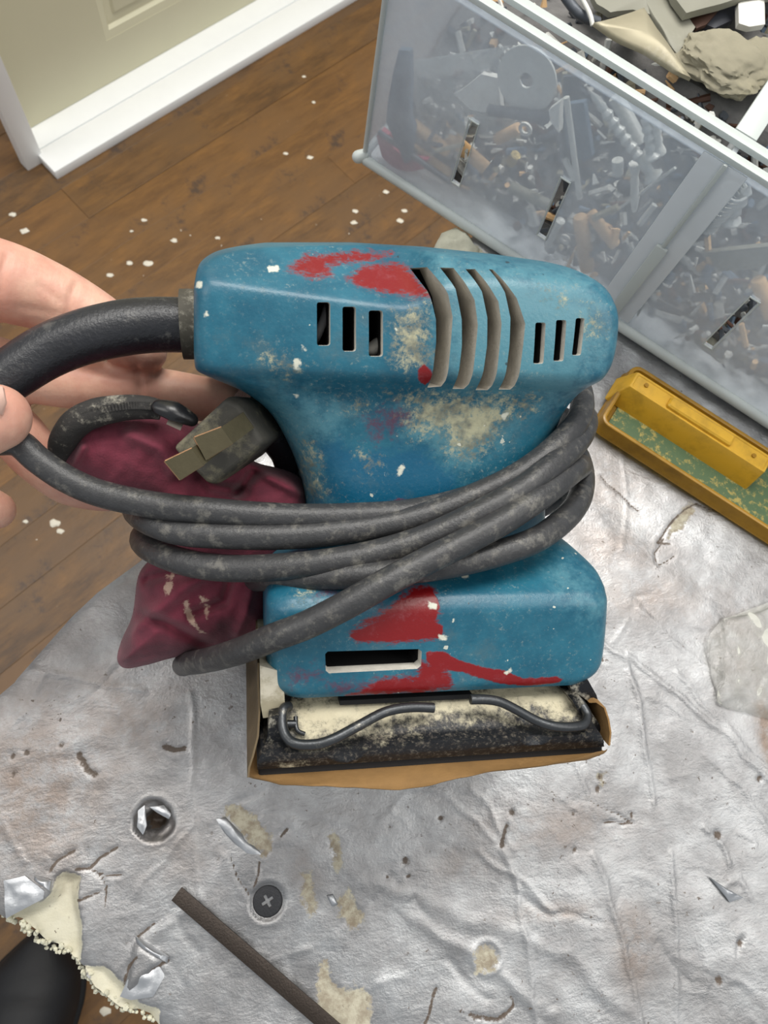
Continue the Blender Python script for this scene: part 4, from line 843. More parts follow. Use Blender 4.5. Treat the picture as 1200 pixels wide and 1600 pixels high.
t.bump(t.math('ADD', t.noise(420, 4, .6), t.noise(160, 3, .6, t.stretch((3, .6, 1)))), .3, .0005); M_skin = t.m
hr_ = thing('hand', 'bare left hand holding the black cord, thumb in front and fingers behind', 'hand', Matrix.Translation(TW(-300, 600, -.05)))
hm = hand().build('palm_and_fingers', M_skin, parent=hr_, smooth=True, angle=180)
m = hm.modifiers.new('r', 'REMESH'); m.mode = 'VOXEL'; m.voxel_size = .0013
m2 = hm.modifiers.new('s', 'SMOOTH'); m2.factor = .5; m2.iterations = 5
bpy.context.view_layer.update(); me = bpy.data.meshes.new_from_object(hm.evaluated_get(bpy.context.evaluated_depsgraph_get())); hm.modifiers.clear(); hm.data = me
co = coords(me).astype(float); wp = [TI @ (WM['hand'] @ Vector(c_)) for c_ in co]
nrm = np.empty(len(me.vertices) * 3, dtype=np.float32); me.vertices.foreach_get('normal', nrm); nrm = nrm.reshape(-1, 3)
wx_ = np.array([p.x for p in wp]); wy_ = np.array([p.y for p in wp]); dsp = np.zeros(len(co))
for pl, zr, am, wd in (([(112, 440), (104, 470), (100, 500)], -.055, .0010, .0009), ([(10, 400), (2, 440), (-10, 500)], -.055, .0009, .0012), ([(212, 572), (218, 600), (214, 640)], -.066, .0009, .0009), ([(60, 445), (90, 470)], -.055, .0004, .0010), ([(30, 480), (80, 490)], -.055, .0004, .0015), ([(126, 575), (180, 590), (236, 580)], -.066, .0005, .0008)):
    d = sdline(wx_, wy_, tpoly(pl, zr)); dsp -= am * np.exp(-(d / wd) ** 2)
co += nrm * dsp[:, None]; me.vertices.foreach_set('co', co.astype(np.float32).ravel()); me.polygons.foreach_set('use_smooth', [True] * len(me.polygons))
g = G(); a = [TW(x, y, -.0095) for x, y in ((-22, 598), (4, 604), (8, 626), (2, 646), (-24, 640), (-34, 618))]
c_ = sum(a, Vector()) / 6; up = (TM.to_3x3() @ Vector((0, .5, 1))).normalized()
g.add([p - up * .0016 for p in a] + [p for p in a] + [c_ + up * .0012], [(i, (i + 1) % 6, (i + 1) % 6 + 6, i + 6) for i in range(6)] + [(6 + i, 6 + (i + 1) % 6, 12) for i in range(6)] + [(5, 4, 3, 2, 1, 0)])
g.build('thumb_nail', simple('nail', (226, 186, 168), .35), parent=hr_, angle=70)

# ================================================================== STORAGE BIN
def milky(name, opac, c=(214, 220, 224), rough=.35, var=.0):
    t = NT(name); t.b.inputs['Base Color'].default_value = lin(c); t.b.inputs['Roughness'].default_value = rough
    t.bump(t.noise(25, 4, .6), .12, .001)
    tr = t.n('ShaderNodeBsdfTransparent'); tr.inputs[0].default_value = (.93, .95, .97, 1); mx = t.n('ShaderNodeMixShader')
    if var: t.l(t.ramp(t.noise(14, 6, .65), .35, .7, opac - var, opac + var), mx.inputs[0])
    else: mx.inputs[0].default_value = opac
    t.l(tr.outputs[0], mx.inputs[1]); t.l(t.b.outputs[0], mx.inputs[2]); t.l(mx.outputs[0], t.out.inputs[0]); return t.m
M_bin = milky('frosted plastic wall', .36, (236, 242, 248), var=.06)
M_bin2 = milky('frosted plastic thick', .66, (236, 240, 242), .3)
M_rim = milky('frosted plastic edge', .80, (206, 212, 208), .35)
Bo = P(566, 254, BZ + .0005); Be = P(1200, 668, BZ + .0005); e1 = (Be - Bo).normalized(); e2 = Vector((-e1.y, e1.x, 0))
BM = frame(Bo, e1, e2, Vector((0, 0, 1))); BI = BM.inverted(); LB, WB = .40, .20; HB = (BI @ hit(1110, 235, Bo, e2)).z
storage = thing('storage_bin', 'frosted clear plastic divided bin full of hardware scraps', 'bin', BM)
def Fp(px, py, y=0.0): return BI @ hit(px, py, BM @ Vector((0, y, 0)), e2)     # bin coordinates on the plane y
def bp_(nm, b, mat, lab=None, bev=.0006, **k):
    g = G(); g.box(*b, bev=bev); o = g.build(nm, mat, parent=storage, world=False, angle=30)
    if lab: o['label'] = lab
    return o
TH = .0018
front = bp_('front_wall', (0, LB, 0, TH, .004, HB), M_bin, bev=0)
slots_ = [((741, 190), (712, 287)), ((884, 281), (846, 370)), ((1180, 468), (1106, 541))]
cg = G()
for a, b in slots_:
    A_, B_ = Fp(*a), Fp(*b); xm, x2 = A_.x, B_.x; hw = .0023
    cg.hexa([Vector((x2 - hw, -.01, B_.z)), Vector((x2 + hw, -.01, B_.z)), Vector((x2 + hw, .01, B_.z)), Vector((x2 - hw, .01, B_.z)), Vector((xm - hw, -.01, A_.z)), Vector((xm + hw, -.01, A_.z)), Vector((xm + hw, .01, A_.z)), Vector((xm - hw, .01, A_.z))])
boolean(front, cg.build('cut', M_bin, parent=storage, world=False, smooth=False))
for a, b in slots_:             # bright cut edges round each slot
    A_, B_ = Fp(*a), Fp(*b); g = G(); hw = .0027
    for s_ in (-1, 1): g.tube([Vector((B_.x + s_ * hw, -.0003, B_.z - .0004)), Vector((A_.x + s_ * hw, -.0003, A_.z + .0004))], .00035, n=6)
    for q_ in (A_, B_): g.tube([Vector((q_.x - hw, -.0003, q_.z)), Vector((q_.x + hw, -.0003, q_.z))], .0004, n=6)
    g.build('slot_edge', M_rim, parent=storage, world=False)
bp_('side_wall', (0, TH, TH, WB, .004, HB), M_bin, bev=0)
bp_('side_wall', (LB - TH, LB, TH, WB, .004, HB), M_bin, bev=0)
bp_('back_wall', (0, LB, WB - TH, WB, .004, HB), M_bin, bev=0)
bp_('bin_floor', (0.001, LB - .001, .001, WB - .001, .0022, .004), M_bin2, bev=0)
g = G(); g.tube([Vector((.002, -.0008, .0045)), Vector((LB, -.0008, .0045))], .0030, n=10); g.tube([Vector((-.0008, .001, .0045)), Vector((-.0008, WB, .0045))], .0022, n=10)
g.tube([Vector((.001, .0005, .0058)), Vector((-.0018, -.0022, .0050))], .0036, n=12, caps='round'); g.build('bottom_edge', M_rim, parent=storage, world=False)
g = G(); g.tube([Vector((.0008, .0005, .004)), Vector((.0008, .0005, HB))], .0016, n=10); g.build('corner_edge', M_rim, parent=storage, world=False)
bp_('rim', (-.001, LB, -.0015, .0028, HB, HB + .003), M_rim, 'outer bead of the front rim')
bp_('rim', (-.001, LB, .0088, .0138, HB, HB + .003), M_rim, 'inner bead of the front rim')
bp_('rim_flange', (0, LB, .0020, .0100, HB - .006, HB - .005), M_bin)
bp_('rim', (-.001, .003, .003, WB, HB, HB + .003), M_rim)
bp_('rim', (0, LB, WB - .003, WB, HB, HB + .003), M_rim)
rt, rb = Fp(1128, 238), Fp(982, 476); xr = (rt.x + rb.x) / 2; bw = abs(Fp(1152, 262).x - Fp(1092, 214).x) / 2 * 1.05
bp_('divider_channel', (xr - bw, xr + bw, -.0012, -.0001, .010, HB - .001), M_bin2)
bp_('divider', (xr - .0012, xr + .0012, .0045, WB - .002, .004, HB - .001), M_bin2)
bp_('divider_rim', (xr - .005, xr + .005, .0153, WB - .003, HB - .001, HB + .0022), M_rim)
zr_ = Fp(1033, 378).z
bp_('rib', (xr - .0010, xr + .0010, -.0028, -.0013, zr_, HB), M_rim)
bp_('rib', (xr - .0030, xr + .0030, -.0032, -.0013, .008, zr_), M_rim, 'wide lower end of the centre rib')

# ---- contents
M_steel = simple('dull zinc steel', (206, 206, 200), .4, .3, scale=200, bump=.3, dust=.25)
M_dk = simple('dark iron', (84, 88, 94), .5, .5, scale=200, bump=.3)
M_dowel = simple('beech dowel', (216, 176, 128), .7, var=.2, scale=80)
M_wht = simple('white plastic', (222, 220, 212), .5, dust=.2)
M_putty = simple('dried grey putty', (146, 140, 120), .9, var=.3, scale=40, bump=.7, dust=.3, dustc=(178, 168, 136))
M_putty2 = simple('grey scraped sheet', (138, 136, 122), .6, var=.15, scale=30, bump=.3, dust=.15)
M_blu = simple('blue grey plastic', (92, 108, 124), .5)
M_red = simple('magenta plastic', (176, 52, 84), .45)
M_brown = simple('brown steel', (84, 58, 46), .6, .3)
M_brs = simple('brass', (190, 168, 110), .3, .9)
def bg_(g, nm, mat, lab, cat, grp=None):
    o = g.build(nm, mat, angle=40); return tag(o, lab, cat, grp)
def rod(p0, p1, r, y0, nm, mat, lab, cat, y1=None, kind='rod', rs=None):
    a, b = Fp(*p0, y0), Fp(*p1, y0 if y1 is None else y1); r *= 1.2; a, b = BM @ a, BM @ b; d = (b - a); L = d.length; t_ = d.normalized(); g = G()
    if kind == 'rod': g.tube([a, b], r, n=14)
    elif kind == 'dowel':
        g.tube([a, a + t_ * r * .3, b - t_ * r * .3, b], [r * .8, r, r, r * .8], n=14)
    elif kind == 'screw':
        n = int(L / (r * 1.1)); pts, rad = [a, a + t_ * r * .4, a + t_ * r * 1.2], [r * 1.9, r * 1.9, r * .9]
        for i in range(1, n): pts.append(a.lerp(b, .12 + .85 * i / n)); rad.append(r * ((1.15 if i % 2 else .72) * (1 - .5 * max(0, i / n - .75) / .25)))
        pts.append(b); rad.append(r * .1); g.tube(pts, rad, n=10)
    elif kind == 'anchor':
        n = 9; pts, rad = [a, a + t_ * L * .05], [r * 1.3, r * 1.3]
        for i in range(1, n): pts.append(a.lerp(b, .06 + .9 * i / n)); rad.append(r * (1.0 if i % 2 else .78))
        pts.append(b); rad.append(r * .5); g.tube(pts, rad, n=10)
    elif kind == 'spring':
        u = t_.orthogonal().normalized(); w_ = t_.cross(u); n = 9 * 12
        g.tube([a + t_ * L * i / n + (u * math.cos(i / 12 * 2 * math.pi) + w_ * math.sin(i / 12 * 2 * math.pi)) * r for i in range(n + 1)], r * .17, n=6)
    return bg_(g, nm, mat, lab, cat)
def flat(poly, y, th, nm, mat, lab, cat, wob=0):
    g = G(); a = [BM @ Fp(px, py, y) for px, py in poly]; n = len(a); dv = e2 * th
    g.add(a + [p + dv for p in a], [tuple(range(n)), tuple(range(2 * n - 1, n - 1, -1))] + [(i, (i + 1) % n, (i + 1) % n + n, i + n) for i in range(n)])
    return bg_(g, nm, mat, lab, cat)
def ringw(c, ro, ri, y, nm, mat, lab, cat, th=.0012, tilt=0):
    o_ = BM @ Fp(*c, y); g = G(); n = 28; V = []
    X_, Z_ = e1, Vector((0, 0, 1)); 
    for r_, dy in ((ro, 0), (ri, 0), (ri, th), (ro, th)): V += [o_ + (X_ * math.cos(a) + Z_ * math.sin(a)) * r_ + e2 * (dy + tilt * math.sin(a) * r_) for a in (k * 2 * math.pi / n for k in range(n))]
    g.add(V, [(i * n + k, i * n + (k + 1) % n, ((i + 1) % 4) * n + (k + 1) % n, ((i + 1) % 4) * n + k) for i in range(4) for k in range(n)]); return bg_(g, nm, mat, lab, cat)
flat([(623, 78), (640, 80), (642, 130), (640, 180), (647, 200), (641, 252), (632, 256), (620, 225), (603, 190), (606, 160), (614, 115)], .004, .003, 'putty_knife', M_blu, 'blue-grey tapered plastic putty knife upright in the left corner of the bin', 'putty knife')
flat([(588, 212), (596, 203), (606, 212), (614, 232), (634, 246), (668, 250), (662, 264), (640, 269), (615, 263), (597, 245)], .006, .003, 'magenta_ring', M_red, 'magenta curved plastic ring in the bottom left corner of the bin', 'ring')
rod((592, 206), (706, 286), .0013, .0055, 'steel_rod', M_dk, 'thin dark rod slanting across the magenta ring', 'rod')
rod((643, 193), (702, 238), .0028, .016, 'wooden_dowel', M_dowel, 'thick tan dowel left of the first slot, upper one', 'dowel', kind='dowel')
rod((645, 228), (704, 272), .0018, .016, 'wooden_dowel', M_dowel, 'thin tan dowel left of the first slot, lower one', 'dowel', kind='dowel')
rod((702, 212), (774, 276), .0030, .021, 'wooden_dowel', M_dowel, 'grooved tan dowel passing behind the first slot', 'dowel', kind='dowel')
rod((776, 218), (812, 200), .0026, .024, 'wooden_dowel', M_dowel, 'short dark tan dowel right of the first slot', 'dowel', kind='dowel')
ringw((822, 126), .0150, .0034, .016, 'washer', M_steel, 'large speckled zinc washer high in the left half of the bin', 'washer', tilt=.1)
flat([(709, 147), (722, 140), (752, 116), (778, 122), (784, 180), (760, 176), (735, 172)], .020, .003, 'plastic_clip', M_wht, 'pointed white plastic clip left of the large washer', 'clip')
rod((764, 172), (856, 184), .0022, .013, 'drill_bit', M_dk, 'dark cylindrical bit lying below the large washer', 'drill bit')
flat([(857, 172), (874, 160), (873, 208), (860, 190)], .010, .004, 'plastic_wedge', M_wht, 'white wedge at the tip of the dark bit', 'wedge')
ringw((820, 203), .0036, .0020, .018, 'washer', M_wht, 'small white ring beside the short dark dowel', 'washer')
rod((885, 152), (906, 310), .0012, .010, 'steel_rod', M_steel, 'thin upright grey rod above the second slot', 'rod')
flat([(878, 165), (912, 160), (925, 245), (912, 255), (885, 230)], .020, .003, 'plastic_strap', M_blu, 'blue-grey strap behind the thin upright rod', 'strap')
rod((1022, 278), (922, 142), .0020, .008, 'long_screw', M_steel, 'long dusty screw slanting to the right of the second slot', 'screw', kind='screw')
rod((1018, 246), (1006, 170), .0017, .007, 'bright_screw', M_steel, 'bright screw standing just under the rim', 'screw', kind='screw')
rod((1030, 240), (1022, 182), .0020, .010, 'wall_anchor', M_wht, 'white wall anchor beside the bright screw', 'wall anchor', kind='anchor')
rod((962, 150), (1000, 222), .0028, .022, 'steel_pin', M_steel, 'grey pin between the long screw and the bright screw', 'pin')
rod((992, 255), (991, 330), .0018, .010, 'wall_anchor', M_wht, 'white anchor crossing the lower end of the long screw', 'wall anchor', kind='anchor')
rod((965, 250), (965, 272), .0022, .009, 'hex_nut', M_steel, 'small bright nut left of the long screw head', 'nut')
rod((1055, 262), (955, 335), .0006, .012, 'wire', M_steel, 'thin pale wire left of the centre rib', 'wire')
rod((860, 322), (798, 292), .0024, .010, 'steel_pin', M_putty2, 'light grey pin just left of the second slot', 'pin')
rod((876, 345), (853, 390), .0016, .005, 'zinc_anchor', M_steel, 'shiny ribbed anchor right under the second slot', 'wall anchor', kind='anchor')
ringw((882, 375), .0030, .0012, .006, 'washer', M_wht, 'small pale ring beside the shiny ribbed anchor', 'washer')
rod((906, 338), (918, 422), .0032, .007, 'wooden_dowel', M_dowel, 'tan dowel standing upright just above the sander', 'dowel', kind='dowel')
rod((922, 332), (962, 384), .0026, .011, 'wooden_dowel', M_dowel, 'tan dowel leaning right of the upright one', 'dowel', kind='dowel')
rod((806, 242), (798, 254), .0022, .006, 'brass_fitting', M_brs, 'small shiny brass fitting left of the second slot', 'fitting')
flat([(880, 120), (905, 120), (905, 300), (880, 300)][::-1], .034, .002, 'metal_plate', M_dk, 'dark metal plate deep behind the upright rod', 'plate')
rod((1100, 352), (1150, 296), .0045, .010, 'coil_spring', M_steel, 'grey coil spring to the right of the centre rib', 'spring', kind='spring')
rod((1140, 345), (1172, 290), .0022, .012, 'chrome_screw', M_steel, 'chrome screw beside the coil spring', 'screw', kind='screw')
flat([(1095, 396), (1200, 385), (1205, 410), (1180, 420), (1115, 425)], .012, .003, 'metal_plate', M_putty2, 'light grey flat plate right of the centre rib', 'plate')
rod((1183, 436), (1206, 494), .0030, .009, 'wooden_dowel', M_dowel, 'pale dowel above the right slot at the frame edge', 'dowel', kind='dowel')
rod((1056, 392), (1094, 428), .0016, .012, 'thin_screw', M_steel, 'thin screw right of the wide end of the centre rib', 'screw', kind='screw')
ringw((1002, 477), .0034, .0020, .008, 'washer', M_wht, 'small pale ring at the foot of the centre rib', 'washer')
def blob(c, r, sc, mat, nm, lab, cat, seed, wob=.35, sub=4, ws=1.6):
    bm = bmesh.new(); bmesh.ops.create_icosphere(bm, subdivisions=sub, radius=1)
    g = G(); V = []
    for v in bm.verts:
        k = 1 + wob * noise.fractal(v.co * ws + Vector((seed * 9.3, 0, 0)), .9, 2.1, 5); V.append(c + BM.to_3x3() @ Vector((v.co.x * r * sc[0] * k, v.co.y * r * sc[1] * k, v.co.z * r * sc[2] * k)))
    bm.verts.index_update(); g.add(V, [[v.index for v in f_.verts] for f_ in bm.faces]); bm.free(); return bg_(g, nm, mat, lab, cat)
blob(BM @ Fp(1110, 545, .028), .018, (1.6, .7, .8), M_putty2, 'grey_rag', 'crumpled grey rag low in the right half of the bin', 'rag', 5)
# clear bag round small parts in the left half
def film(name, a, zoff, label, cat, seed, mat, nrm, amp=.004, n=60, thick=.00008):
    V = []; fs = []; N = n + 1      # a: 4 corner points
    for s_ in (0, 1):
        for i in range(N):
            for j in range(N):
                u, v = i / n, j / n; p = a[0].lerp(a[1], u).lerp(a[3].lerp(a[2], u), v); q_ = p * 55 + Vector((seed * 3.3, 0, 0))
                rdg = 1 - abs(noise.noise(q_)) * 2.4; rdg2 = 1 - abs(noise.noise(q_ * 2.3)) * 2
                edge_ = min(u, v, 1 - u, 1 - v); wv = (noise.noise(q_ * .8) * .012) * (1 if edge_ < .02 else 0)
                V.append(p + nrm * (zoff + amp * (rdg * .3 + rdg2 * .2 + .9) * min(1, edge_ * 7) + s_ * thick) + (a[1] - a[0]).normalized() * wv)
    for s_ in (0, 1):
        for i in range(n):
            for j in range(n): b = s_ * N * N + i * N + j; fs.append((b, b + 1, b + N + 1, b + N))
    for i in range(n):
        for b, c_ in (((i) * N, (i + 1) * N), (i * N + n, (i + 1) * N + n), (i, i + 1), (n * N + i, n * N + i + 1)): fs.append((b, c_, c_ + N * N, b + N * N))
    g = G(); g.add(V, fs); o = g.build(name, mat, angle=70); return tag(o, label, cat)
def filmmat(name, op, c):
    t = NT(name); t.set(lin(c), .08); t.b.inputs['Specular IOR Level'].default_value = .8
    fr = t.n('ShaderNodeLayerWeight'); fr.inputs[0].default_value = .35; mx = t.n('ShaderNodeMixShader'); tr = t.n('ShaderNodeBsdfTransparent')
    t.l(t.math('ADD', t.math('MULTIPLY', fr.outputs['Fresnel'], .8), op), mx.inputs[0]); t.l(tr.outputs[0], mx.inputs[1]); t.l(t.b.outputs[0], mx.inputs[2]); t.l(mx.outputs[0], t.out.inputs[0])
    t.bump(t.noise(180, 4, .6, dist=1), .3, .001); return t.m
M_film = filmmat('clear wrinkled film', .03, (214, 214, 206)); M_film2 = filmmat('cloudy bag film', .14, (206, 208, 204))
film('plastic_bag', [BM @ Fp(x, y, .030) for x, y in ((645, 95), (800, 70), (810, 215), (650, 215))], 0, 'cloudy clear plastic bag crumpled in the left half of the bin', 'bag', 2, M_film2, -e2, .006)
# heap of small scraps that nobody could count
def heap_z(x, y): return .014 + .064 * min(1, max(0, (y - .03) / .05)) * (.55 + .45 * min(1, x / .09)) + .006 * noise.noise(Vector((x * 40, y * 40, 1)))
g = G(); NXh, NYh = 90, 44; V = []
for i in range(NXh + 1):
    for j in range(NYh + 1): x, y = .004 + (LB - .008) * i / NXh, .022 + (WB - .026) * j / NYh; V.append(BM @ Vector((x, y, heap_z(x, y))))
fs = [(i * (NYh + 1) + j, (i + 1) * (NYh + 1) + j, (i + 1) * (NYh + 1) + j + 1, i * (NYh + 1) + j + 1) for i in range(NXh) for j in range(NYh)]; nt = len(V)
V += [BM @ Vector(((BI @ v).x, (BI @ v).y, .0042)) for v in V[:nt]]; fs += [tuple(k + nt for k in f_[::-1]) for f_ in fs]
M_ = NYh + 1; rimi = [i * M_ for i in range(NXh + 1)] + [NXh * M_ + j for j in range(1, NYh + 1)] + [i * M_ + NYh for i in range(NXh - 1, -1, -1)] + [j for j in range(NYh - 1, 0, -1)]
fs += [(rimi[k], rimi[(k + 1) % len(rimi)], rimi[(k + 1) % len(rimi)] + nt, rimi[k] + nt) for k in range(len(rimi))]; g.add(V, fs, 0)
mats_h = [simple('dark rusty dust', (112, 110, 108), .9, var=.4, scale=200, bump=.6), M_steel, M_dk, M_dowel, M_wht, M_brown, M_putty, M_blu]
rh = random.Random(11)
for i in range(2600):
    x = rh.uniform(.012, LB - .02); y = rh.uniform(.010, .075) if i % 4 else rh.uniform(.03, WB - .02)
    if abs(x - xr) < .004: continue
    if x < .12 and y < .02 and rh.random() < .6: continue
    z = (heap_z(x, max(y, .022)) if y > .022 else rh.uniform(.006, .03 + .04 * min(1, x / .12))) + rh.uniform(-.004, .004); z = min(z, HB - .012)
    d = Vector((rh.uniform(-1, 1), rh.uniform(-.5, .5), rh.uniform(-.9, .9))).normalized(); L = rh.uniform(.003, .012) * rh.choice((.7, 1, 1.4)); r = rh.uniform(.0008, .0024)
    a = Vector((x, y, z)); b = a + d * L
    b.x = min(max(b.x, .004), LB - .006); b.y = min(max(b.y, .006), WB - .006); b.z = min(max(b.z, .006), HB - .003); a.z = max(a.z, .006)
    if (a.x - xr) * (b.x - xr) < 0 or (b - a).length < .001: continue
    g.tube([BM @ a, BM @ b], [r, r * rh.choice((1, 1, .3))], n=6, mi=rh.choice((1, 1, 2, 2, 2, 3, 5, 5, 6, 7, 2, 1, 4)))
tag(g.build('hardware_scraps', mats_h, angle=40), 'mixed heap of small screws, plugs and grit filling the bin', 'hardware scraps', kind='stuff')
# big pieces lying on top, seen over the rim
ZT = BZ + .090
def slab(poly, z, th, nm, mat, lab, cat, seed, bulge=.001, wob=.002, wsc=60):
    return sheet(nm, poly, z, mat, None, thick=th, bulge=bulge, wob=wob, wsc=wsc, seed=seed, label=lab, cat=cat)
slab([(905, -40), (1035, -40), (1048, 8), (1082, 50), (1068, 72), (1054, 92), (1040, 75), (1012, 30), (985, 24), (950, 28), (930, 12)], ZT - .004, .003, 'putty_slab', M_putty2, 'long grey slab with a dark pit at the back of the bin', 'slab', 3)
slab([(926, 40), (960, 33), (1003, 19), (1022, 52), (1050, 92), (1076, 128), (1050, 116), (990, 80)], ZT, .002, 'bent_scraper_blade', simple('dusty blade', (158, 150, 126), .5, .3, var=.2, scale=40, dust=.3), 'beige curled blade lying against the front rim', 'blade', 4, bulge=.003)
slab([(1030, -40), (1280, -60), (1270, 0), (1155, 6), (1120, 17), (1066, 32), (1048, 8)], ZT + .001, .004, 'grey_sheet', M_putty2, 'broad smooth grey sheet at the top edge of the picture', 'sheet', 6, wob=.0006)
slab([(1148, 14), (1188, -4), (1190, 46), (1166, 50), (1149, 45)], ZT - .001, .003, 'white_tag', M_wht, 'small white tag with a scuffed corner behind the putty lump', 'tag', 7, wob=.0003)
slab([(1098, 24), (1145, 12), (1140, 40), (1112, 52), (1098, 46)], ZT - .008, .003, 'dark_offcut', simple('slate plastic', (62, 64, 72), .5), 'dark slate offcut left of the white tag', 'offcut', 8, wob=.0005)
slab([(1070, 30), (1125, 16), (1100, 44), (1085, 50)], ZT - .005, .002, 'brown_offcut', M_brown, 'reddish-brown offcut under the broad grey sheet', 'offcut', 9, wob=.0005)
blob(P(1132, 98, ZT), .0225, (1.0, .78, .34), M_putty, 'putty_lump', 'rough lump of dried grey putty beside the divider', 'putty lump', 2, .26, 5, 1.5)
blob(P(1186, 88, ZT), .0125, (.9, .9, .4), M_putty, 'putty_crust', 'smaller putty crust behind the rough lump', 'putty lump', 8, .26, 4, 1.5)
g = G(); g.tube([P(905, -10, ZT), P(921, 20, ZT), P(926, 40, ZT - .002)], .0011, n=10, sub=3); bg_(g, 'bent_wire', M_wht, 'white bent wire next to the long grey slab', 'wire')
g = G(); g.tube([P(880, -10, ZT - .004), P(905, 22, ZT - .004), P(935, 35, ZT - .006)], .0025, n=10, sub=3); bg_(g, 'iron_rod', M_dk, 'dark iron rod left of the white bent wire', 'rod')
slab([(1196, 165), (1260, 150), (1280, 260), (1194, 196)], ZT - .012, .003, 'putty_offcut', M_putty, 'grey offcut in the compartment right of the divider', 'offcut', 12, wob=.002)

# ================================================================== YELLOW TRAY
def plasty(name, c, op, rough=.25):
    t = NT(name); t.set(t.mix(t.ramp(t.noise(70, 6, .7), .4, .7), lin(c), lin(tuple(v * .86 for v in c))), rough); t.bump(t.noise(200, 4), .08, .0006)
    tr = t.n('ShaderNodeBsdfTransparent'); tr.inputs[0].default_value = (.95, .78, .25, 1); mx = t.n('ShaderNodeMixShader'); mx.inputs[0].default_value = op
    t.l(tr.outputs[0], mx.inputs[1]); t.l(t.b.outputs[0], mx.inputs[2]); t.l(mx.outputs[0], t.out.inputs[0]); return t.m
M_yel = plasty('amber yellow plastic', (176, 132, 40), .78); M_yel2 = plasty('bright yellow plastic', (222, 172, 52), .94, .3)
t0 = P(922, 670, BZ + .002); t1 = P(1200, 850, BZ + .002); f1 = (t1 - t0).normalized(); f2 = Vector((-f1.y, f1.x, 0)); TRM = frame(t0, f1, f2, Vector((0, 0, 1))); TRI = TRM.inverted()
tray = thing('plastic_tray', 'yellow translucent plastic tray with a raised block and scuffed green floor', 'tray', TRM)
def tp(px, py, z): return TRI @ P(px, py, BZ + .002 + z)
TL, TWd = .17, tp(962, 549, .009).y
def rr_ring(x0, x1, y0, y1, r, z, n=6):
    o = []
    for (cx_, cy_, a0_) in ((x1 - r, y1 - r, 0), (x0 + r, y1 - r, 90), (x0 + r, y0 + r, 180), (x1 - r, y0 + r, 270)):
        for k in range(n + 1): a = math.radians(a0_ + 90 * k / n); o.append(Vector((cx_ + r * math.cos(a), cy_ + r * math.sin(a), z)))
    return o
def rings(g, L, mi=0, cap=True):
    n = len(L[0]); V = [p for r_ in L for p in r_]; fs = [(i * n + k, i * n + (k + 1) % n, (i + 1) * n + (k + 1) % n, (i + 1) * n + k) for i in range(len(L) - 1) for k in range(n)]
    if cap: fs += [tuple(range(n)), tuple(range(len(V) - n, len(V)))]
    g.add(V, fs, mi)
g = G()
rings(g, [rr_ring(i, TL - i, i, TWd - i, max(.001, .006 - i), z) for i, z in ((.001, 0), (.0, .0006), (-.0008, .001), (.0, .0022), (.0004, .009), (.0008, .0104), (.0018, .0108), (.0028, .0104), (.0032, .009), (.0042, .0022), (.0052, .0018))])
g.build('tray_body', M_yel, parent=tray, world=False, angle=50)
t = NT('scuffed green paint'); gn = t.math('ADD', t.noise(260, 7, .75), t.math('MULTIPLY', t.noise(40, 3), .35))
c = t.mix(t.ramp(gn, .68, .80), lin((76, 100, 66)), lin((166, 150, 80))); t.set(c, .6); t.bump(t.noise(300, 5), .3, .0005)
g = G(); g.box(.0062, TL - .006, .0062, TWd - .006, .0020, .0026); g.build('green_floor', t.m, parent=tray, world=False)
zt_ = .017
top = [tp(985, 603, zt_), tp(1194, 739, zt_), tp(1205, 690, zt_), tp(1004, 568, zt_)]
bx0, bx1 = (top[0].x + top[3].x) / 2, (top[1].x + top[2].x) / 2; by0, by1 = (top[0].y + top[1].y) / 2, TWd - .0095
bx1 = top[1].x; lb = tp(956, 630, .0027); rb_ = tp(1165, 771, .0027)
g = G(); L = [rr_ring(bx0 - .006, bx1 + .0012, lb.y, by1 + .0008, .0012, .0026), rr_ring(bx0 - .0008, bx1 + .0002, by0 - .0004, by1 + .0002, .001, zt_ - .0008), rr_ring(bx0, bx1, by0, by1, .001, zt_)]
L += [rr_ring(bx0 + .001, bx1 - .001, by0 + .001, by1 - .001, .001, zt_), rr_ring(bx0 + .0014, bx1 - .0014, by0 + .0014, by1 - .0014, .001, zt_ - .0004)]
rings(g, L); g.build('raised_block', M_yel2, parent=tray, world=False, angle=35)
pa, pb_ = tp(1054, 622, zt_), tp(1142, 682, zt_)
g = G(); cxp, cyp = (pa.x + pb_.x) / 2, (by0 + by1) / 2 - .0002; hl = (pb_.x - pa.x) / 2 + .002
rings(g, [rr_ring(cxp - hl, cxp + hl, cyp - .0036, cyp + .0036, .0016, zt_ - .0005), rr_ring(cxp - hl + .0003, cxp + hl - .0003, cyp - .0033, cyp + .0033, .0015, zt_ + .0012), rr_ring(cxp - hl + .0012, cxp + hl - .0012, cyp - .0024, cyp + .0024, .0012, zt_ + .002)])
g.build('grip_bar', M_yel2, parent=tray, world=False, angle=35)
for px, py in ((1010, 602), (1178, 712)):
    q_ = tp(px, py, zt_); g = G(); g.tube([q_ + Vector((0, 0, -.0006)), q_ + Vector((0, 0, .0004))], .0012, n=14); g.build('stud', M_yel, parent=tray, world=False)
# clear film on the board at the right edge
film('clear_film', [P(x, y, BZ + .0022) for x, y in ((1112, 1100), (1300, 1150), (1290, 900), (1125, 965))], 0, 'crumpled piece of clear film on the foil at the right edge', 'film', 7, M_film, Vector((0, 0, 1)), .0020)

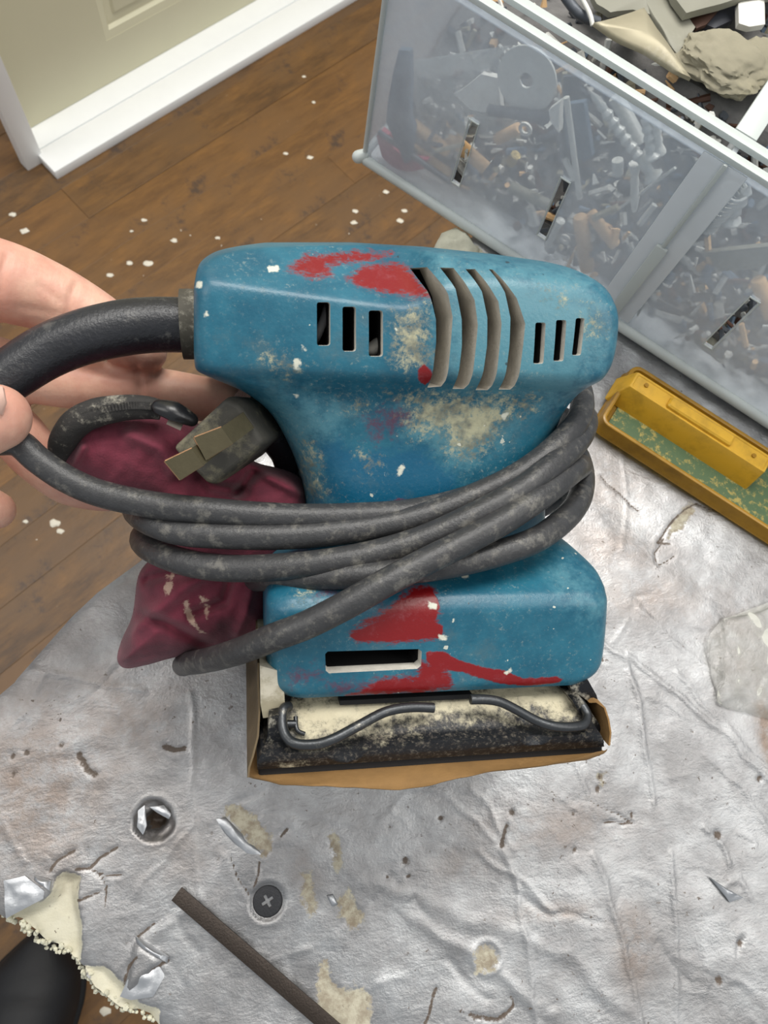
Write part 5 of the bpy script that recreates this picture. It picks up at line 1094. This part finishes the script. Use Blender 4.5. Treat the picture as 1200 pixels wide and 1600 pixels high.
# ================================================================== BLACK SHOE ON THE FLOOR
M_shoe = simple('black leather', (17, 17, 20), .58, var=.4, scale=60, bump=.35)
toe = P(66, 1452, .03); heel = P(10, 1800, .03); sd_ = (toe - heel); sd_.z = 0; sd_.normalize(); SM = frame(Vector((toe.x, toe.y, 0)) - sd_ * .30, sd_, Vector((-sd_.y, sd_.x, 0)), Vector((0, 0, 1)))
shoe = thing('shoe', 'black leather shoe toe on the floor below the torn foam edge', 'shoe', SM)
def shoe_loft(z0, hs, ws, nm, mat):
    g = G(); n = 32; V = []; xs_ = [i / 40 for i in range(41)]
    for u in xs_:
        x = .3 * math.sin(u * math.pi / 2) if 0 else .3 * u; k = math.sqrt(max(0.0, 1 - max(0, (u - .72) / .28) ** 2.2)) if u > .72 else 1; k0 = math.sqrt(max(0, 1 - ((.12 - u) / .12) ** 2)) if u < .12 else 1
        w_ = float(np.interp(u, [0, .15, .4, .7, .85, 1], ws)) * k * k0 + .0005; h = float(np.interp(u, [0, .3, .45, .62, .8, 1], hs)) * (k ** .6) * max(k0, .3)
        for j in range(n):
            a = 2 * math.pi * j / n; sx, sy = math.copysign(abs(math.cos(a)) ** .8, math.cos(a)), math.sin(a)
            zz = z0 + (h * sy ** .9 if sy > 0 else 0.0)
            crs = .0025 * math.exp(-((u - .74) / .012) ** 2) - .002 * math.exp(-((u - .80 + .06 * abs(sx)) / .01) ** 2)
            V.append(Vector((x, w_ * sx, zz + (crs if sy > .3 and z0 > .01 else 0) + (.0015 * noise.noise(Vector((x * 40, sx * 2, 3))) if z0 > .01 else 0))))
    fs = [(i * n + j, i * n + (j + 1) % n, (i + 1) * n + (j + 1) % n, (i + 1) * n + j) for i in range(40) for j in range(n)] + [tuple(range(n)), tuple(range(40 * n, 41 * n))]
    g.add(V, fs); return g.build(nm, mat, parent=shoe, world=False, angle=60)
shoe_loft(.014, [.075, .085, .095, .075, .052, .03], [.036, .040, .042, .055, .056, .03], 'upper', M_shoe)
shoe_loft(.0005, [.014] * 6, [.040, .043, .044, .059, .060, .034], 'sole', simple('black rubber sole', (14, 14, 15), .7))
g = G()
for k in range(4): g.tube([Vector((.12 + .022 * k, -.018, .014 + .083 - .006 * k)), Vector((.125 + .022 * k, 0, .014 + .096 - .009 * k)), Vector((.12 + .022 * k, .018, .014 + .083 - .006 * k))], .0022, n=8, sub=4)
g.build('laces', M_shoe, parent=shoe, world=False)
